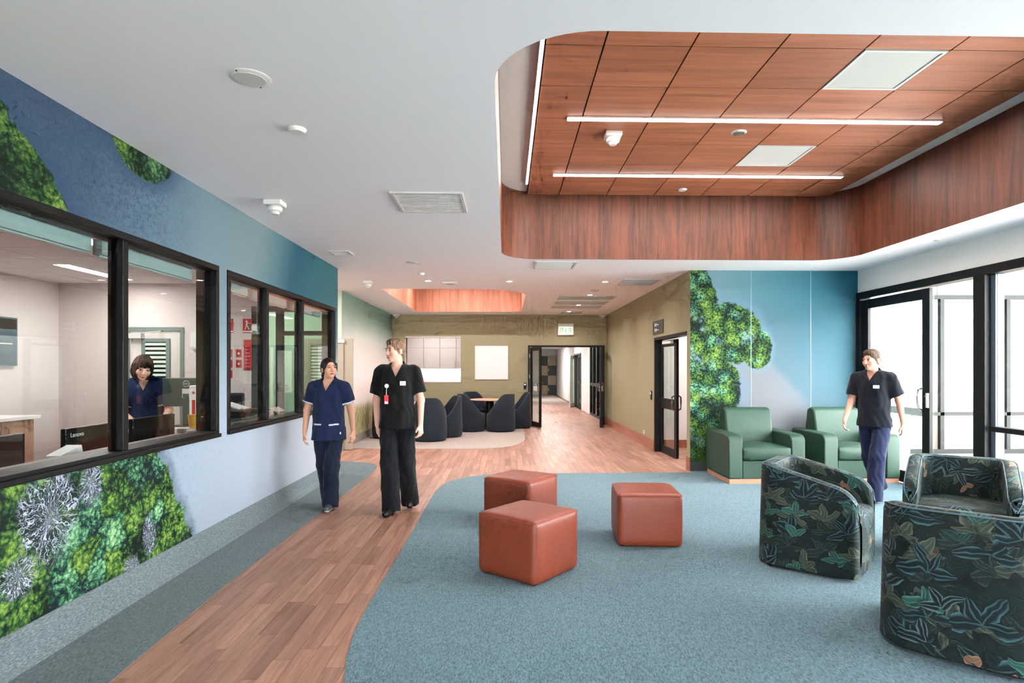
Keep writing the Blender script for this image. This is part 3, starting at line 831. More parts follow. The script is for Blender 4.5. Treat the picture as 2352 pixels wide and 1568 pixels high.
# office back door with louvre
d5 = struct('door_5', 'white office door with a green louvred panel')
MB().rframe('y', 8.545, 8.56, -5.36, -4.56, -0.04, 2.09, 0.05).build('door_frame', plain('grey_green_frame', (120, 136, 134), 0.5), d5)
MB().box(-5.31, -4.61, 8.575, 8.60, 0.0, 2.04).build('door_leaf', plain('office_door_white', (226, 218, 214), 0.5), d5)
MB().rframe('y', 8.55, 8.576, -5.15, -4.76, 0.9, 1.93, 0.05).build('louvre_frame', plain('grey_green_frame', (120, 136, 134), 0.5), d5)
MB().box(-5.10, -4.81, 8.574, 8.5755, 0.95, 1.88).build('louvre_back', M_DARKGAP, d5)
for k in range(15):
    MB().obox((-4.955, 8.562, 0.98 + k * 0.062), (0.29, 0.014, 0.036), Matrix.Rotation(math.radians(-20), 3, 'X')).build('louvre_slat', plain('pale_green_slat', (196, 214, 204), 0.5), d5)
MB().box(-5.33, -5.12, 8.49, 8.56, 1.93, 2.0).tube([(-5.14, 8.50, 2.0), (-4.85, 8.50, 2.03)], 0.008).build('door_closer', M_GRILLE, d5)

# glazed screen between office and side corridor
w4 = struct('window_4', 'dark framed glazed screen at the end of the office')
MB().rframe('y', 8.57, 8.69, -3.62, -2.56, 0.0, 2.39, 0.07).box(-3.28, -3.20, 8.57, 8.69, 0.07, 2.32).box(-3.20, -2.63, 8.57, 8.69, 1.98, 2.04).build('window_frame', M_DGREY, w4)
MB().box(-3.55, -3.28, 8.625, 8.633, 0.07, 2.32).build('window_pane', M_GLASSG, w4)
MB().box(-3.20, -2.63, 8.625, 8.633, 0.07, 1.98).build('window_pane', M_GLASSG, w4)
MB().box(-3.20, -2.63, 8.625, 8.633, 2.04, 2.32).build('window_pane', M_GLASSG, w4)

# corridor glazing beyond the double doors
w5 = struct('window_5', 'dark framed glazing along the far corridor')
fr = MB().rframe('x', 2.76, 2.86, 16.6, 19.7, 0.0, 2.35, 0.07)
for y in (17.4, 18.2, 19.0): fr.box(2.76, 2.86, y - 0.05, y + 0.05, 0.07, 2.28)
fr.box(2.76, 2.86, 16.67, 19.63, 0.95, 1.05).build('window_frame', M_BLACK, w5)
for a, b in ((16.67, 17.35), (17.45, 18.15), (18.25, 18.95), (19.05, 19.63)):
    for c, d in ((0.07, 0.95), (1.05, 2.28)): MB().box(2.80, 2.808, a, b, c, d).build('window_pane', M_GLASSG, w5)
d6 = struct('door_6', 'glazed corridor door with a pale open leaf beyond the double doors')
MB().rframe('x', 2.74, 2.90, 21.9, 24.2, -0.06, 2.1, 0.06).build('door_frame', M_DGREY, d6)
lf = glazed_leaf('door_leaf', d6, 1.05, 2.03, [(0.95, 1.05)], mat=M_BLACK); lf.location = (2.8, 23.0, 0); lf.rotation_euler = (0, 0, math.radians(-90))
lf = glazed_leaf('door_leaf', d6, 0.9, 2.03, [], mat=M_PALEGREEN, st=0.12); lf.location = (2.74, 24.1, 0); lf.rotation_euler = (0, 0, math.radians(253))

# lockers at the end of the corridor
for k, (cx) in enumerate((2.14, 2.63)):
    for r in range(4):
        dark = (k + r) % 2 == 1
        t = thing('locker', '%s locker door, %s from the floor, in the %s column at the corridor end' % ('dark green' if dark else 'tan', ('first', 'second', 'third', 'fourth')[r], ('left', 'right')[k]), 'locker', (cx, 34.29, r * 0.56), group='checkered lockers at the corridor end')
        MB().box(-0.243, 0.243, 0, 0.2, 0.003, 0.557).build('locker_body', M_LAMGREY, t)
        MB().box(-0.238, 0.238, -0.02, 0, 0.01, 0.55).build('locker_door', plain('dark_green_laminate', (44, 52, 42), 0.5) if dark else plain('tan_laminate', (164, 150, 122), 0.5), t, bevel=0.004)
        MB().box(-0.22, -0.19, -0.035, -0.02, 0.25, 0.4).build('locker_handle', M_STEEL, t)

# courtyard outside
tag(MB().box(-20, XR + 0.1, -30, -4.13, -0.15, -0.03).build('floor_added_forecourt', plain('pale_courtyard_concrete', (230, 220, 212), 0.9, namp=0.05)), 'unseen pale concrete outside the added glazing', kind='structure')  # ground out of view, put in along with the added glazing
court = tag(MB().box(XR + 0.1, 30, -20, 10.6, -0.15, -0.03).build('floor_courtyard', plain('pale_courtyard_concrete', (230, 220, 212), 0.9, namp=0.05)), 'pale concrete courtyard outside the glazing', kind='structure')
fac = struct('wall_courtyard', 'pale glazed facade across the courtyard')
M_CLAD = plain('white_cladding', (132, 122, 116), 0.7, namp=0.01)
MB().box(5.45, 14, 7.5, 10.6, 3.75, 4.0).build('added_shade_eave', M_CLAD, fac)  # unseen overhang added to cut the daylight on the facade
for k in range(7):
    MB().box(5.36 + k * 1.22, 6.57 + k * 1.22, 10.60, 10.70, 2.83, 4.2).build('cladding_panel', M_CLAD, fac)
MB().box(5.3, 14, 10.72, 10.8, 0, 4.2).build('cladding_backing', M_CLAD, fac)
MB().box(6.0, 14, 10.66, 10.72, -0.03, 2.78).build('timber_lining', M_PALEWOOD, fac)
fm = MB().box(5.36, 14, 10.55, 10.62, 2.76, 2.83).box(5.36, 14, 10.55, 10.62, 0.66, 0.72).box(5.36, 14, 10.55, 10.62, -0.03, 0.05)
for k in range(6): fm.box(6.6 + k * 1.22, 6.67 + k * 1.22, 10.55, 10.62, 0.05, 2.76)
fm.build('facade_frame', M_BLACK, fac)
for k in range(6):
    MB().box(5.45 + k * 1.22, 6.6 + k * 1.22, 10.585, 10.593, 0.72, 2.76).build('pane', M_GLASS, fac)
    MB().box(5.45 + k * 1.22, 6.6 + k * 1.22, 10.585, 10.593, 0.05, 0.66).build('pane', M_GLASS, fac)
b = MB().prism(rounded(5.55, 7.2, 5.3, 6.9, 0.3, 8), -0.03, 0.42)
tag(b.build('courtyard_bench', plain('white_bench_shell', (232, 228, 224), 0.6), bevel=0.03, seg=3), 'low white rounded bench outside the glazed wall', 'bench')
# ------------------------------------------------------------------ lights and fittings on the ceilings
def linear_light(name, x0, x1, y, z, label, group, power):
    t = thing(name, label, 'ceiling light', ((x0 + x1) / 2, y, z), group=group)
    L = (x1 - x0) / 2
    MB().box(-L, L, -0.035, 0.035, -0.012, 0.0).build('housing', M_PLASTIC, t)
    MB().box(-L + 0.008, L - 0.008, -0.028, 0.028, -0.018, -0.012).build('diffuser', M_LED, t)
    lamp(name + '_glow', ((x0 + x1) / 2, y, z - 0.025), x1 - x0 - 0.05, power, size_y=0.05)
linear_light('linear_light', 0.555, 4.043, 5.452, RZ, 'long linear light in the timber recess, nearer the camera', 'linear lights in the timber recess', 36)
linear_light('linear_light', 0.55, 4.016, 7.034, RZ, 'long linear light in the timber recess, nearer the far edge', 'linear lights in the timber recess', 36)
t = thing('cove_light', 'glowing strip light along the left edge of the timber recess', 'strip light', (0.255, 5.0, RZ))
MB().box(-0.018, 0.014, -2.35, 2.42, -0.004, 0.03).build('housing', M_PLASTIC, t)
MB().box(-0.012, 0.008, -2.34, 2.41, -0.008, -0.004).build('diffuser', M_LED, t)
lamp('cove_glow', (0.253, 5.0, RZ - 0.012), 0.03, 14, size_y=4.7)

def vent(x0, x1, y0, y1, z, label, group='ceiling air grilles', slats=14, mat=M_GRILLE):
    t = thing('air_grille', label, 'air grille', ((x0 + x1) / 2, (y0 + y1) / 2, z), group=group)
    a, b = (x1 - x0) / 2, (y1 - y0) / 2
    fr = MB()
    for (p, q, r, s) in ((-a, a, -b, -b + 0.025), (-a, a, b - 0.025, b), (-a, -a + 0.025, -b + 0.025, b - 0.025), (a - 0.025, a, -b + 0.025, b - 0.025)):
        fr.box(p, q, r, s, -0.014, 0.0)
    fr.build('grille_frame', M_PLASTIC if not slats else M_GRILLE, t)
    MB().box(-a + 0.025, a - 0.025, -b + 0.025, b - 0.025, -0.006, -0.001).build('grille_face', mat, t)
    if slats:
        base = None
        for k in range(slats):
            yk = -b + 0.04 + (2 * b - 0.08) * k / (slats - 1)
            if base is None:
                s = MB().box(-a + 0.025, a - 0.025, -0.004, 0.004, -0.012, -0.006).build('slat', M_GRILLE, t); base = s.data
            else:
                s = bpy.data.objects.new('slat', base); COL.objects.link(s); s.parent = t
            s.location = (0, yk, 0)
    return t
vent(-0.955, -0.36, 4.90, 5.505, CZ, 'square air grille in the ceiling left of the timber recess')
vent(-2.19, -1.93, 7.35, 7.62, CZ, 'small air grille high above the second office window', slats=6)
vent(0.39, 0.96, 8.01, 8.59, CZ, 'square air grille just behind the big timber recess')
vent(1.90, 2.49, 9.55, 10.19, CZ, 'square air grille near the olive side wall')
for k, (y0, y1) in enumerate(((11.79, 12.37), (12.70, 13.30), (13.67, 14.15))):
    vent(1.05, 2.20, y0, y1, CZ, 'wide air grille before the double doors, %s in the row' % ('nearest', 'middle', 'farthest')[k], 'row of wide grilles before the double doors')
vent(1.40, 1.95, 15.1, 15.6, CZ, 'air grille right above the double doors', slats=6)
M_PGRILLE = plain('perforated_white_grille', (206, 206, 202), 0.6, nscale=260, namp=0.12)
vent(2.588, 3.201, 4.234, 4.834, RZ + 0.008, 'white perforated panel in the timber recess, nearer the camera', 'white panels set in the timber ceiling', 0, M_PGRILLE)
vent(2.588, 3.201, 6.082, 6.682, RZ + 0.008, 'white panel in the timber recess, between the two linear lights', 'white panels set in the timber ceiling', 0, M_PLASTIC)

def downlight(x, y, label, power=10, z=CZ, lit=True):
    t = thing('downlight', label, 'downlight', (x, y, z), group='recessed downlights')
    MB().lathe([(0.032, -0.002), (0.055, -0.002), (0.06, 0.0), (0.03, 0.0)], 24).build('trim_ring', M_PLASTIC, t, smooth=True)
    MB().lathe([(0.0, -0.003), (0.045, -0.003), (0.045, -0.0025), (0.0, -0.0025)], 20).build('lens', M_DOWN if lit else M_GRILLE, t)
    if lit: lamp('downlight_glow', (x, y, z - 0.02), 0.09, power, color=(1, 0.90, 0.86), spread=150)
    return t
downlight(-1.29, 9.87, 'lit downlight above the small timber recess, leftmost of three')
downlight(0.05, 9.885, 'lit downlight in the middle of the row of three')
downlight(1.645, 9.894, 'lit downlight rightmost of the row of three')
downlight(1.637, 11.648, 'lit downlight at the nearest wide grille')
downlight(1.638, 13.5, 'lit downlight at the farthest wide grille')
downlight(1.583, 15.0, 'lit downlight closest to the double doors')

def disc(name, x, y, z, r, label, cat, mat=M_PLASTIC, grille=None, drop=0.008):
    t = thing(name, label, cat, (x, y, z))
    MB().lathe([(0.0, -drop), (r * 0.8, -drop), (r, -drop * 0.3), (r, 0)], 36).build('rim', mat, t, smooth=True)
    MB().lathe([(0.0, -drop - 0.002), (r * 0.74, -drop - 0.002), (r * 0.76, -drop), (0.0, -drop)], 32).build('face', grille or mat, t, smooth=True)
    return t
t = disc('ceiling_speaker', -1.276, 3.007, CZ, 0.098, 'large round ceiling speaker with a grey mesh face', 'speaker', grille=M_GRILLE)
for a in (80, 250): MB().cyl((0.09 * math.cos(math.radians(a)), 0.09 * math.sin(math.radians(a)), -0.008), (0.09 * math.cos(math.radians(a)), 0.09 * math.sin(math.radians(a)), -0.004), 0.004, n=8).build('screw', M_DARKGAP, t)
disc('smoke_detector', -1.265, 3.638, CZ, 0.055, 'small flat white disc on the ceiling beyond the round speaker', 'detector', drop=0.02)
disc('ceiling_speaker', -1.284, 8.143, CZ, 0.085, 'small dark round speaker on the ceiling before the rear recess', 'speaker', mat=M_GRILLE)
disc('smoke_detector', -1.285, 9.065, CZ, 0.05, 'tiny white detector beside the leftmost downlight', 'detector', drop=0.03)
disc('sprinkler_cover', 1.635, 11.0, CZ, 0.09, 'flat grey disc before the row of wide grilles', 'cover plate', mat=M_GRILLE)
disc('sprinkler_cover', 4.85, 6.61, CZ, 0.03, 'tiny grey plate on the bulkhead ceiling at the right', 'cover plate', mat=M_GRILLE)
disc('smoke_detector', 2.255, 7.59, RZ, 0.06, 'small white disc on the timber ceiling behind the rear linear light', 'detector', drop=0.015)
t = disc('round_sensor', 2.261, 5.748, RZ, 0.075, 'round chrome ringed fitting between the two linear lights', 'sensor', grille=M_GRILLE)
MB().lathe([(0.05, -0.014), (0.056, -0.014), (0.058, -0.008), (0.048, -0.008)], 32).build('ring', M_STEEL, t, smooth=True)
def sensor(x, y, z, s, label):
    t = thing('box_sensor', label, 'sensor', (x, y, z), group='white boxed sensors on the ceilings')
    MB().box(-s, s, -s, s, -0.045, 0.0).build('mounting_box', M_PLASTIC, t, bevel=0.008)
    MB().lathe([(0.0, -0.115), (s * 0.42, -0.115), (s * 0.52, -0.095), (s * 0.8, -0.085), (s * 0.85, -0.06), (s * 0.7, -0.045), (0.0, -0.045)], 24).build('detector_head', M_PLASTIC, t, smooth=True)
sensor(1.04, 5.80, RZ, 0.08, 'white boxed sensor hanging from the timber ceiling')
sensor(-2.0, 5.21, CZ, 0.075, 'white boxed sensor on the ceiling above the office windows')
sensor(-2.28, 9.9, CZ, 0.07, 'white boxed sensor on the ceiling before the grassland mural')
t = thing('emergency_light', 'pale box fitting between the two left downlights', 'emergency light', (-0.947, 10.0, CZ))
MB().box(-0.12, 0.12, -0.09, 0.09, -0.03, 0).build('housing', M_PLASTIC, t, bevel=0.01)
MB().box(-0.06, 0.06, -0.05, 0.05, -0.036, -0.03).build('lens', M_GRILLE, t)
for x, s in ((-2.93, 'left'), (2.59, 'right')):
    t = thing('wall_camera', 'small white dome device at the top %s corner of the olive far wall' % s, 'camera', (x, 15.93, CZ), group='corner devices on the far wall')
    MB().box(-0.09, 0.09, -0.06, 0.06, -0.05, 0.0).build('bracket', M_PLASTIC, t, bevel=0.01)
    MB().lathe([(0.0, -0.10), (0.03, -0.095), (0.045, -0.075), (0.05, -0.05), (0, -0.05)], 16).build('dome', M_GRILLE, t, smooth=True)

# rear recess lamps (inside, above the opening)
for y in (12.0, 14.0):
    linear_light('linear_light', -2.0, 0.1, y, 3.72, 'linear light inside the smaller recess, %s' % ('near side' if y < 13 else 'far side'), 'linear lights in the smaller recess', 36)
# office lights
def panel_light(x, y, z, w, l, label, power, group='office ceiling lights'):
    t = thing('ceiling_light_panel', label, 'ceiling light', (x, y, z), group=group)
    MB().rframe('y', 0, 0, 0, 0, 0, 0, 0)
    MB().box(-w / 2, w / 2, -l / 2, l / 2, -0.006, 0).build('housing', M_PLASTIC, t)
    MB().box(-w / 2 + 0.01, w / 2 - 0.01, -l / 2 + 0.01, l / 2 - 0.01, -0.009, -0.006).build('diffuser', M_LED, t)
    lamp('panel_glow', (x, y, z - 0.02), w - 0.02, power, color=(1, 0.93, 0.90), size_y=l - 0.02)
panel_light(-5.1, 7.55, 2.70, 0.18, 1.2, 'bright linear panel on the office ceiling beyond the windows', 12)
panel_light(-3.9, 5.4, 2.70, 0.18, 1.2, 'office ceiling light above the desks', 12)
panel_light(-5.1, 3.6, 2.70, 0.18, 1.2, 'office ceiling light nearer the camera', 12)
panel_light(-4.2, 10.0, CZ, 1.2, 0.2, 'linear ceiling light in the side corridor', 40, 'corridor ceiling lights')
panel_light(4.2, 10.2, 2.70, 0.2, 1.2, 'ceiling light in the room beyond the olive wall', 35, 'corridor ceiling lights')
for y in (18.5, 23.0, 29.0):
    panel_light(1.6, y, 2.60, 0.3, 1.2, 'ceiling light in the far corridor, %s' % {18.5: 'nearest', 23.0: 'middle', 29.0: 'farthest'}[y], 40, 'corridor ceiling lights')
panel_light(3.7, 19.5, 2.60, 0.3, 1.2, 'ceiling light behind the corridor glazing', 40, 'corridor ceiling lights')
panel_light(-2.0, 17.0, 2.70, 1.2, 0.2, 'ceiling light in the servery', 20, 'corridor ceiling lights')

# ------------------------------------------------------------------ lounge furniture
def ottoman(x, y, rz, label, s=0.55, h=0.45):
    t = thing('ottoman', label, 'ottoman', (x, y, 0.005), math.radians(rz), 'terracotta cube ottomans')
    bm = bmesh.new(); bmesh.ops.create_cube(bm, size=1.0)
    bmesh.ops.subdivide_edges(bm, edges=bm.edges[:], cuts=9, use_grid_fill=True)
    rs = random.Random(int(x * 1000))
    for vv in bm.verts:
        c = vv.co * 2
        px, py, pz = (1 - c.x ** 2), (1 - c.y ** 2), (1 - c.z ** 2)
        r = 0.05
        q = Vector(vv.co)
        # round the edges
        d = Vector([max(abs(k) - (0.5 - r), 0) * (1 if k > 0 else -1) for k in q]); core = Vector([max(min(k, 0.5 - r), -(0.5 - r)) for k in q])
        if d.length > 1e-6 and sum(1 for k in d if abs(k) > 1e-6) > 1: q = core + d.normalized() * r
        q.x += 0.012 * (1 if c.x > 0 else -1) * (abs(c.x) > 0.99) * py * pz
        q.y += 0.012 * (1 if c.y > 0 else -1) * (abs(c.y) > 0.99) * px * pz
        q.z += 0.02 * (c.z > 0.99) * px * py
        vv.co = Vector((q.x * s, q.y * s, (q.z + 0.5) * h))
    me = bpy.data.meshes.new('cushion_cube'); bm.to_mesh(me); bm.free()
    me.materials.append(M_OTTO); me.polygons.foreach_set('use_smooth', [True] * len(me.polygons))
    o = bpy.data.objects.new('cushion_cube', me); COL.objects.link(o); o.parent = t
    ss = o.modifiers.new('sub', 'SUBSURF'); ss.levels = ss.render_levels = 1
    k = s / 2 - 0.008
    MB().tube([(x_, y_, h - 0.02) for x_, y_ in rounded(-k, k, -k, k, 0.02, 4)], 0.0035, 6, closed=True).build('seam', plain('terracotta_seam', (140, 66, 48), 0.6), t, smooth=True)
    MB().box(-k + 0.03, k - 0.03, -k + 0.03, k - 0.03, 0.0, 0.012).build('base', M_DARKGAP, t)
ottoman(0.165, 4.44, -40, 'terracotta cube ottoman in front, overlapping the one behind it')
ottoman(0.145, 5.90, -34, 'terracotta cube ottoman half hidden behind the front one')
ottoman(1.225, 5.23, -4, 'terracotta cube ottoman standing alone, facing the camera squarely')

def loft(sections, closed_section, uvs=None):
    """sections: list of rings of points"""
    n = len(sections[0]); m = MB(); m.v = [tuple(p) for s in sections for p in s]
    for i in range(len(sections) - 1):
        for k in range(n if closed_section else n - 1):
            j = (k + 1) % n
            m.f.append((i * n + k, i * n + j, (i + 1) * n + j, (i + 1) * n + k))
    return m

def make_leaf_chair(label):
    t = thing('tub_chair', label, 'armchair', group='leaf print tub chairs')
    A, B, R, T = 0.385, 0.36, 0.20, 0.105
    path = []                                        # outer plan, front left -> back -> front right (faces -y)
    for k in range(13): path.append((-A, -B + (2 * B - R) * k / 12, -1, 0))
    for k in range(1, 13):
        a = math.radians(180 - 90 * k / 12); path.append((-A + R + R * math.cos(a), B - R + R * math.sin(a), math.cos(a), math.sin(a)))
    for k in range(1, 10): path.append((-A + R + 2 * (A - R) * k / 10, B, 0, 1))
    for k in range(0, 13):
        a = math.radians(90 - 90 * k / 12); path.append((A - R + R * math.cos(a), B - R + R * math.sin(a), math.cos(a), math.sin(a)))
    for k in range(1, 13): path.append((A, B - R - (2 * B - R) * k / 12, 1, 0))
    # denser at the arm fronts
    ext = [0.0, 0.015, 0.035, 0.06, 0.09]
    front = [(-A, -B + d, -1, 0) for d in ext]; tail = [(A, -B + d, 1, 0) for d in ext[::-1]]
    path = front + path[2:-2] + tail
    secs, uvs, arc, prev = [], [], 0.0, None
    tops_o, tops_i = [], []
    for (px, py, nx, ny) in path:
        if prev: arc += math.hypot(px - prev[0], py - prev[1])
        prev = (px, py)
        d = py + B
        h = 0.60 + 0.17 * min(1, max(0, d / (2 * B - 0.10))) ** 0.8
        rr = 0.13
        if d < rr: h -= rr - math.sqrt(max(0, rr * rr - (rr - d) ** 2))
        e = 0.0
        if d < 0.04: e = 0.04 - math.sqrt(max(0, 0.04 ** 2 - (0.04 - d) ** 2))
        e = min(e, T / 2 - 0.012)
        flare = 0.015
        prof = [(e - flare * 0.0, 0.025), (e, h * 0.5), (e, h - 0.035), (e + 0.008, h - 0.012), (e + 0.03, h), (T - e - 0.03, h), (T - e - 0.008, h - 0.012), (T - e, h - 0.035), (T - e, h * 0.5), (T - e, 0.025)]
        ring_, cum, pp = [], 0.0, None
        for (s, z) in prof:
            lean = 0.02 * (z / 0.78)
            ring_.append((px - nx * (s + lean), py - ny * (s + lean), z))
            if pp: cum += math.hypot(s - pp[0], z - pp[1])
            pp = (s, z); uvs.append((arc, cum))
        secs.append(ring_); tops_o.append(ring_[3]); tops_i.append(ring_[6])
    m = loft(secs, False); n = len(secs[0])
    m.f.append(tuple(range(n))[::-1]); m.f.append(tuple(range((len(secs) - 1) * n, len(secs) * n)))
    m.uvs = uvs
    m.build('tub_shell', M_LEAF, t, smooth=True, angle=60)
    MB().tube([(p[0], p[1], p[2] + 0.002) for p in tops_o], 0.0045, 6).build('piping', M_PIPING, t, smooth=True)
    MB().tube([(p[0], p[1], p[2] + 0.002) for p in tops_i], 0.0035, 6).build('piping', M_PIPING, t, smooth=True)
    # seat: profile in (y,z) swept over x
    prof = [(0.26, 0.43), (0.10, 0.435), (-0.15, 0.44), (-0.29, 0.44), (-0.335, 0.43), (-0.36, 0.405), (-0.368, 0.37), (-0.368, 0.2), (-0.362, 0.025)]
    secs, uvs = [], []
    XW = A - T + 0.0
    for k in range(11):
        x = -XW + 2 * XW * k / 10; ring_, cum, pp = [], 0.0, None
        puff = 0.012 * (1 - (x / XW) ** 2)
        for i, (y, z) in enumerate(prof):
            ring_.append((x, y - (puff if 3 < i else 0), z + (puff * 1.5 if i < 5 else 0)))
            if pp: cum += math.hypot(y - pp[0], z - pp[1])
            pp = (y, z); uvs.append((x + 3.3, cum + 0.7))
        secs.append(ring_)
    m = loft(secs, False); m.uvs = uvs
    m.build('seat', M_LEAF, t, smooth=True, angle=60)
    MB().prism(rounded(-A + 0.05, A - 0.05, -B + 0.05, B - 0.05, 0.12, 6), 0.0, 0.03).build('plinth', M_DARKGAP, t)
    return t
lc = make_leaf_chair('dark leaf print tub chair standing sideways nearest the cube ottomans')
lc.location = (2.41, 4.60, 0.004); lc.rotation_euler = (0, 0, math.radians(50))
dup(lc, (3.62, 4.66, 0.004), math.radians(-38), 'dark leaf print tub chair facing the camera, by the glazed wall')
dup(lc, (2.52, 3.20, 0.004), math.radians(137), 'dark leaf print tub chair in the foreground, seen from behind')

def make_armchair(x, y, label):
    t = thing('lounge_armchair', label, 'armchair', (x, y, 0.004), group='sage green armchairs by the canopy mural')
    W, D = 0.505, 0.45
    for s in (-1, 1):
        a = (-W, -W + 0.185) if s < 0 else (W - 0.185, W)
        pr = [(-D, 0.062), (-D, 0.56), (-D + 0.02, 0.605), (-D + 0.06, 0.63), (-D + 0.12, 0.638), (D - 0.03, 0.645), (D, 0.62), (D, 0.062)]
        m = MB(); n = len(pr)
        m.add([(xx, yy, zz) for xx in a for yy, zz in pr], [tuple(range(n)), tuple(range(n, 2 * n))[::-1]] + [(i, (i + 1) % n, n + (i + 1) % n, n + i) for i in range(n)])
        m.build('arm', M_ARMCHAIR, t, bevel=0.02, seg=4, angle=50)
    bw = W - 0.175
    pr = [(0.08, 0.28), (0.10, 0.60), (0.16, 0.90), (0.20, 0.945), (0.27, 0.955), (0.36, 0.93), (0.42, 0.62), (0.44, 0.12)]
    m = MB(); n = len(pr)
    m.add([(xx, yy, zz) for xx in (-bw, bw) for yy, zz in pr], [tuple(range(n)), tuple(range(n, 2 * n))[::-1]] + [(i, (i + 1) % n, n + (i + 1) % n, n + i) for i in range(n)])
    m.build('backrest', M_ARMCHAIR, t, bevel=0.035, seg=4, angle=35)
    sw = W - 0.188
    bm = bmesh.new(); bmesh.ops.create_cube(bm, size=1.0); bmesh.ops.subdivide_edges(bm, edges=bm.edges[:], cuts=7, use_grid_fill=True)
    for vv in bm.verts:
        c = vv.co * 2
        z = vv.co.z * 0.17
        if c.z > 0.99: z += 0.035 * (1 - c.x ** 2) * (1 - abs(c.y) ** 4)
        y = vv.co.y * 0.56
        if c.y < -0.99: y -= 0.02 * (1 - c.z ** 2) * (1 - c.x ** 4)
        vv.co = Vector((vv.co.x * 2 * sw, y - 0.175, z + 0.385))
    me = bpy.data.meshes.new('seat_cushion'); bm.to_mesh(me); bm.free(); me.materials.append(M_ARMCHAIR)
    me.polygons.foreach_set('use_smooth', [True] * len(me.polygons))
    o = bpy.data.objects.new('seat_cushion', me); COL.objects.link(o); o.parent = t
    bv = o.modifiers.new('bevel', 'BEVEL'); bv.width = 0.03; bv.segments = 3; bv.limit_method = 'ANGLE'; bv.angle_limit = math.radians(50)
    MB().box(-sw, sw, -D + 0.015, 0.30, 0.062, 0.298).build('front_panel', M_ARMCHAIR, t, bevel=0.012)
    MB().box(-W + 0.015, W - 0.015, -D + 0.015, D - 0.02, 0.0, 0.062).build('plinth', wood('oak_plinth', (206, 150, 122), (176, 118, 92), 10, 0, 0.45), t)
make_armchair(3.395, 8.13, 'sage green vinyl armchair nearest the doorway, under the canopy mural')
make_armchair(4.655, 8.13, 'sage green vinyl armchair behind the man walking past the glazed wall')

# ------------------------------------------------------------------ navy tub chairs and round tables
def make_navy(label):
    t = thing('navy_tub_chair', label, 'chair', group='navy tub chairs around the round tables')
    R, T = 0.335, 0.065; secs = []; N = 64
    for k in range(N):
        ph = -math.pi + 2 * math.pi * k / N       # 0 at the back (+y)
        a = abs(math.degrees(ph))
        s = min(1, max(0, (128 - a) / 100)); s = s * s * (3 - 2 * s)
        h = 0.43 + 0.47 * s
        dx, dy = math.sin(ph), math.cos(ph)
        def P(off, z):
            r = R - off + 0.012 * math.sin(min(1, z / 0.45) * math.pi) - 0.02 * max(0, z - 0.45)
            return (dx * r * 1.03, dy * r, z)
        secs.append([P(0.02, 0.015), P(0.0, 0.05), P(0, 0.2), P(0, 0.38 if h < 0.6 else 0.5), P(0, h - 0.02), P(0.012, h), P(T - 0.012, h), P(T, h - 0.02), P(T, 0.40), P(T, 0.36)])
    secs.append(secs[0])
    loft(secs, False).build('tub_shell', M_NAVY, t, smooth=True, angle=60)
    MB().lathe([(0.0, 0.34), (R - T + 0.005, 0.34), (R - T + 0.005, 0.425), (R - T - 0.02, 0.445), (0.12, 0.455), (0.0, 0.455)], 40).build('seat', M_NAVY, t, smooth=True)
    MB().lathe([(0.0, 0.0), (0.29, 0.0), (0.29, 0.02), (0.0, 0.02)], 32).build('plinth', M_DARKGAP, t)
    return t
nv = make_navy('navy tub chair front left of the right round table')
nv.location = (-0.86, 14.45, 0.004); nv.rotation_euler = (0, 0, math.radians(118))
for x, y, a, lab in ((-0.13, 14.40, -128, 'navy tub chair front right of the right round table'),
                     (-0.80, 15.5, 35, 'navy tub chair behind the right round table, against the olive wall'),
                     (0.30, 15.25, -80, 'navy tub chair rightmost, beside the double doors'),
                     (-1.60, 12.55, 178, 'navy tub chair with its back to the camera, beside the man in black'),
                     (-1.32, 13.30, -65, 'navy tub chair right of the left round table'),
                     (-2.58, 13.10, 105, 'navy tub chair mostly hidden left of the man in black')):
    dup(nv, (x, y, 0.004), math.radians(a), lab)
def round_table(x, y, label):
    t = thing('round_table', label, 'table', (x, y, 0.004), group='round tables on the grey carpet')
    MB().lathe([(0.0, 0.715), (0.48, 0.715), (0.50, 0.722), (0.50, 0.738), (0.495, 0.742), (0.0, 0.742)], 48).build('table_top', M_TABLE, t, smooth=True)
    MB().lathe([(0.0, 0.0), (0.26, 0.0), (0.26, 0.02), (0.19, 0.06), (0.15, 0.20), (0.11, 0.55), (0.10, 0.70), (0.15, 0.714), (0.0, 0.714)], 32).build('pedestal', M_BLACK, t, smooth=True)
round_table(-0.42, 14.95, 'round timber topped table with a dark pedestal between navy chairs, right one')
round_table(-1.95, 13.40, 'round timber topped table partly hidden by the man in black')

# ------------------------------------------------------------------ far wall fittings
t = thing('whiteboard', 'plain white board on the olive far wall', 'whiteboard', (-0.396, YB, 1.22))
MB().box(-0.443, 0.443, -0.02, 0, 0, 0.898).build('board', M_WPRINT, t)
MB().rframe('y', -0.024, 0, -0.447, 0.447, -0.004, 0.902, 0.012).build('board_frame', M_GRILLE, t)
t = thing('exit_sign', 'illuminated green running man exit sign above the double doors', 'exit sign', (1.592, YB, 2.402))
MB().box(-0.215, 0.215, -0.06, 0, 0, 0.315).build('housing', M_PLASTIC, t, bevel=0.008)
MB().box(-0.18, 0.18, -0.064, -0.06, 0.035, 0.225).build('sign_face', emit('exit_white', (226, 244, 232), 0.55), t)
for a, b in ((-0.165, -0.055), (0.055, 0.165)):
    MB().box(a, b, -0.067, -0.064, 0.05, 0.21).build('green_field', emit('exit_green', (30, 170, 95), 0.35), t)
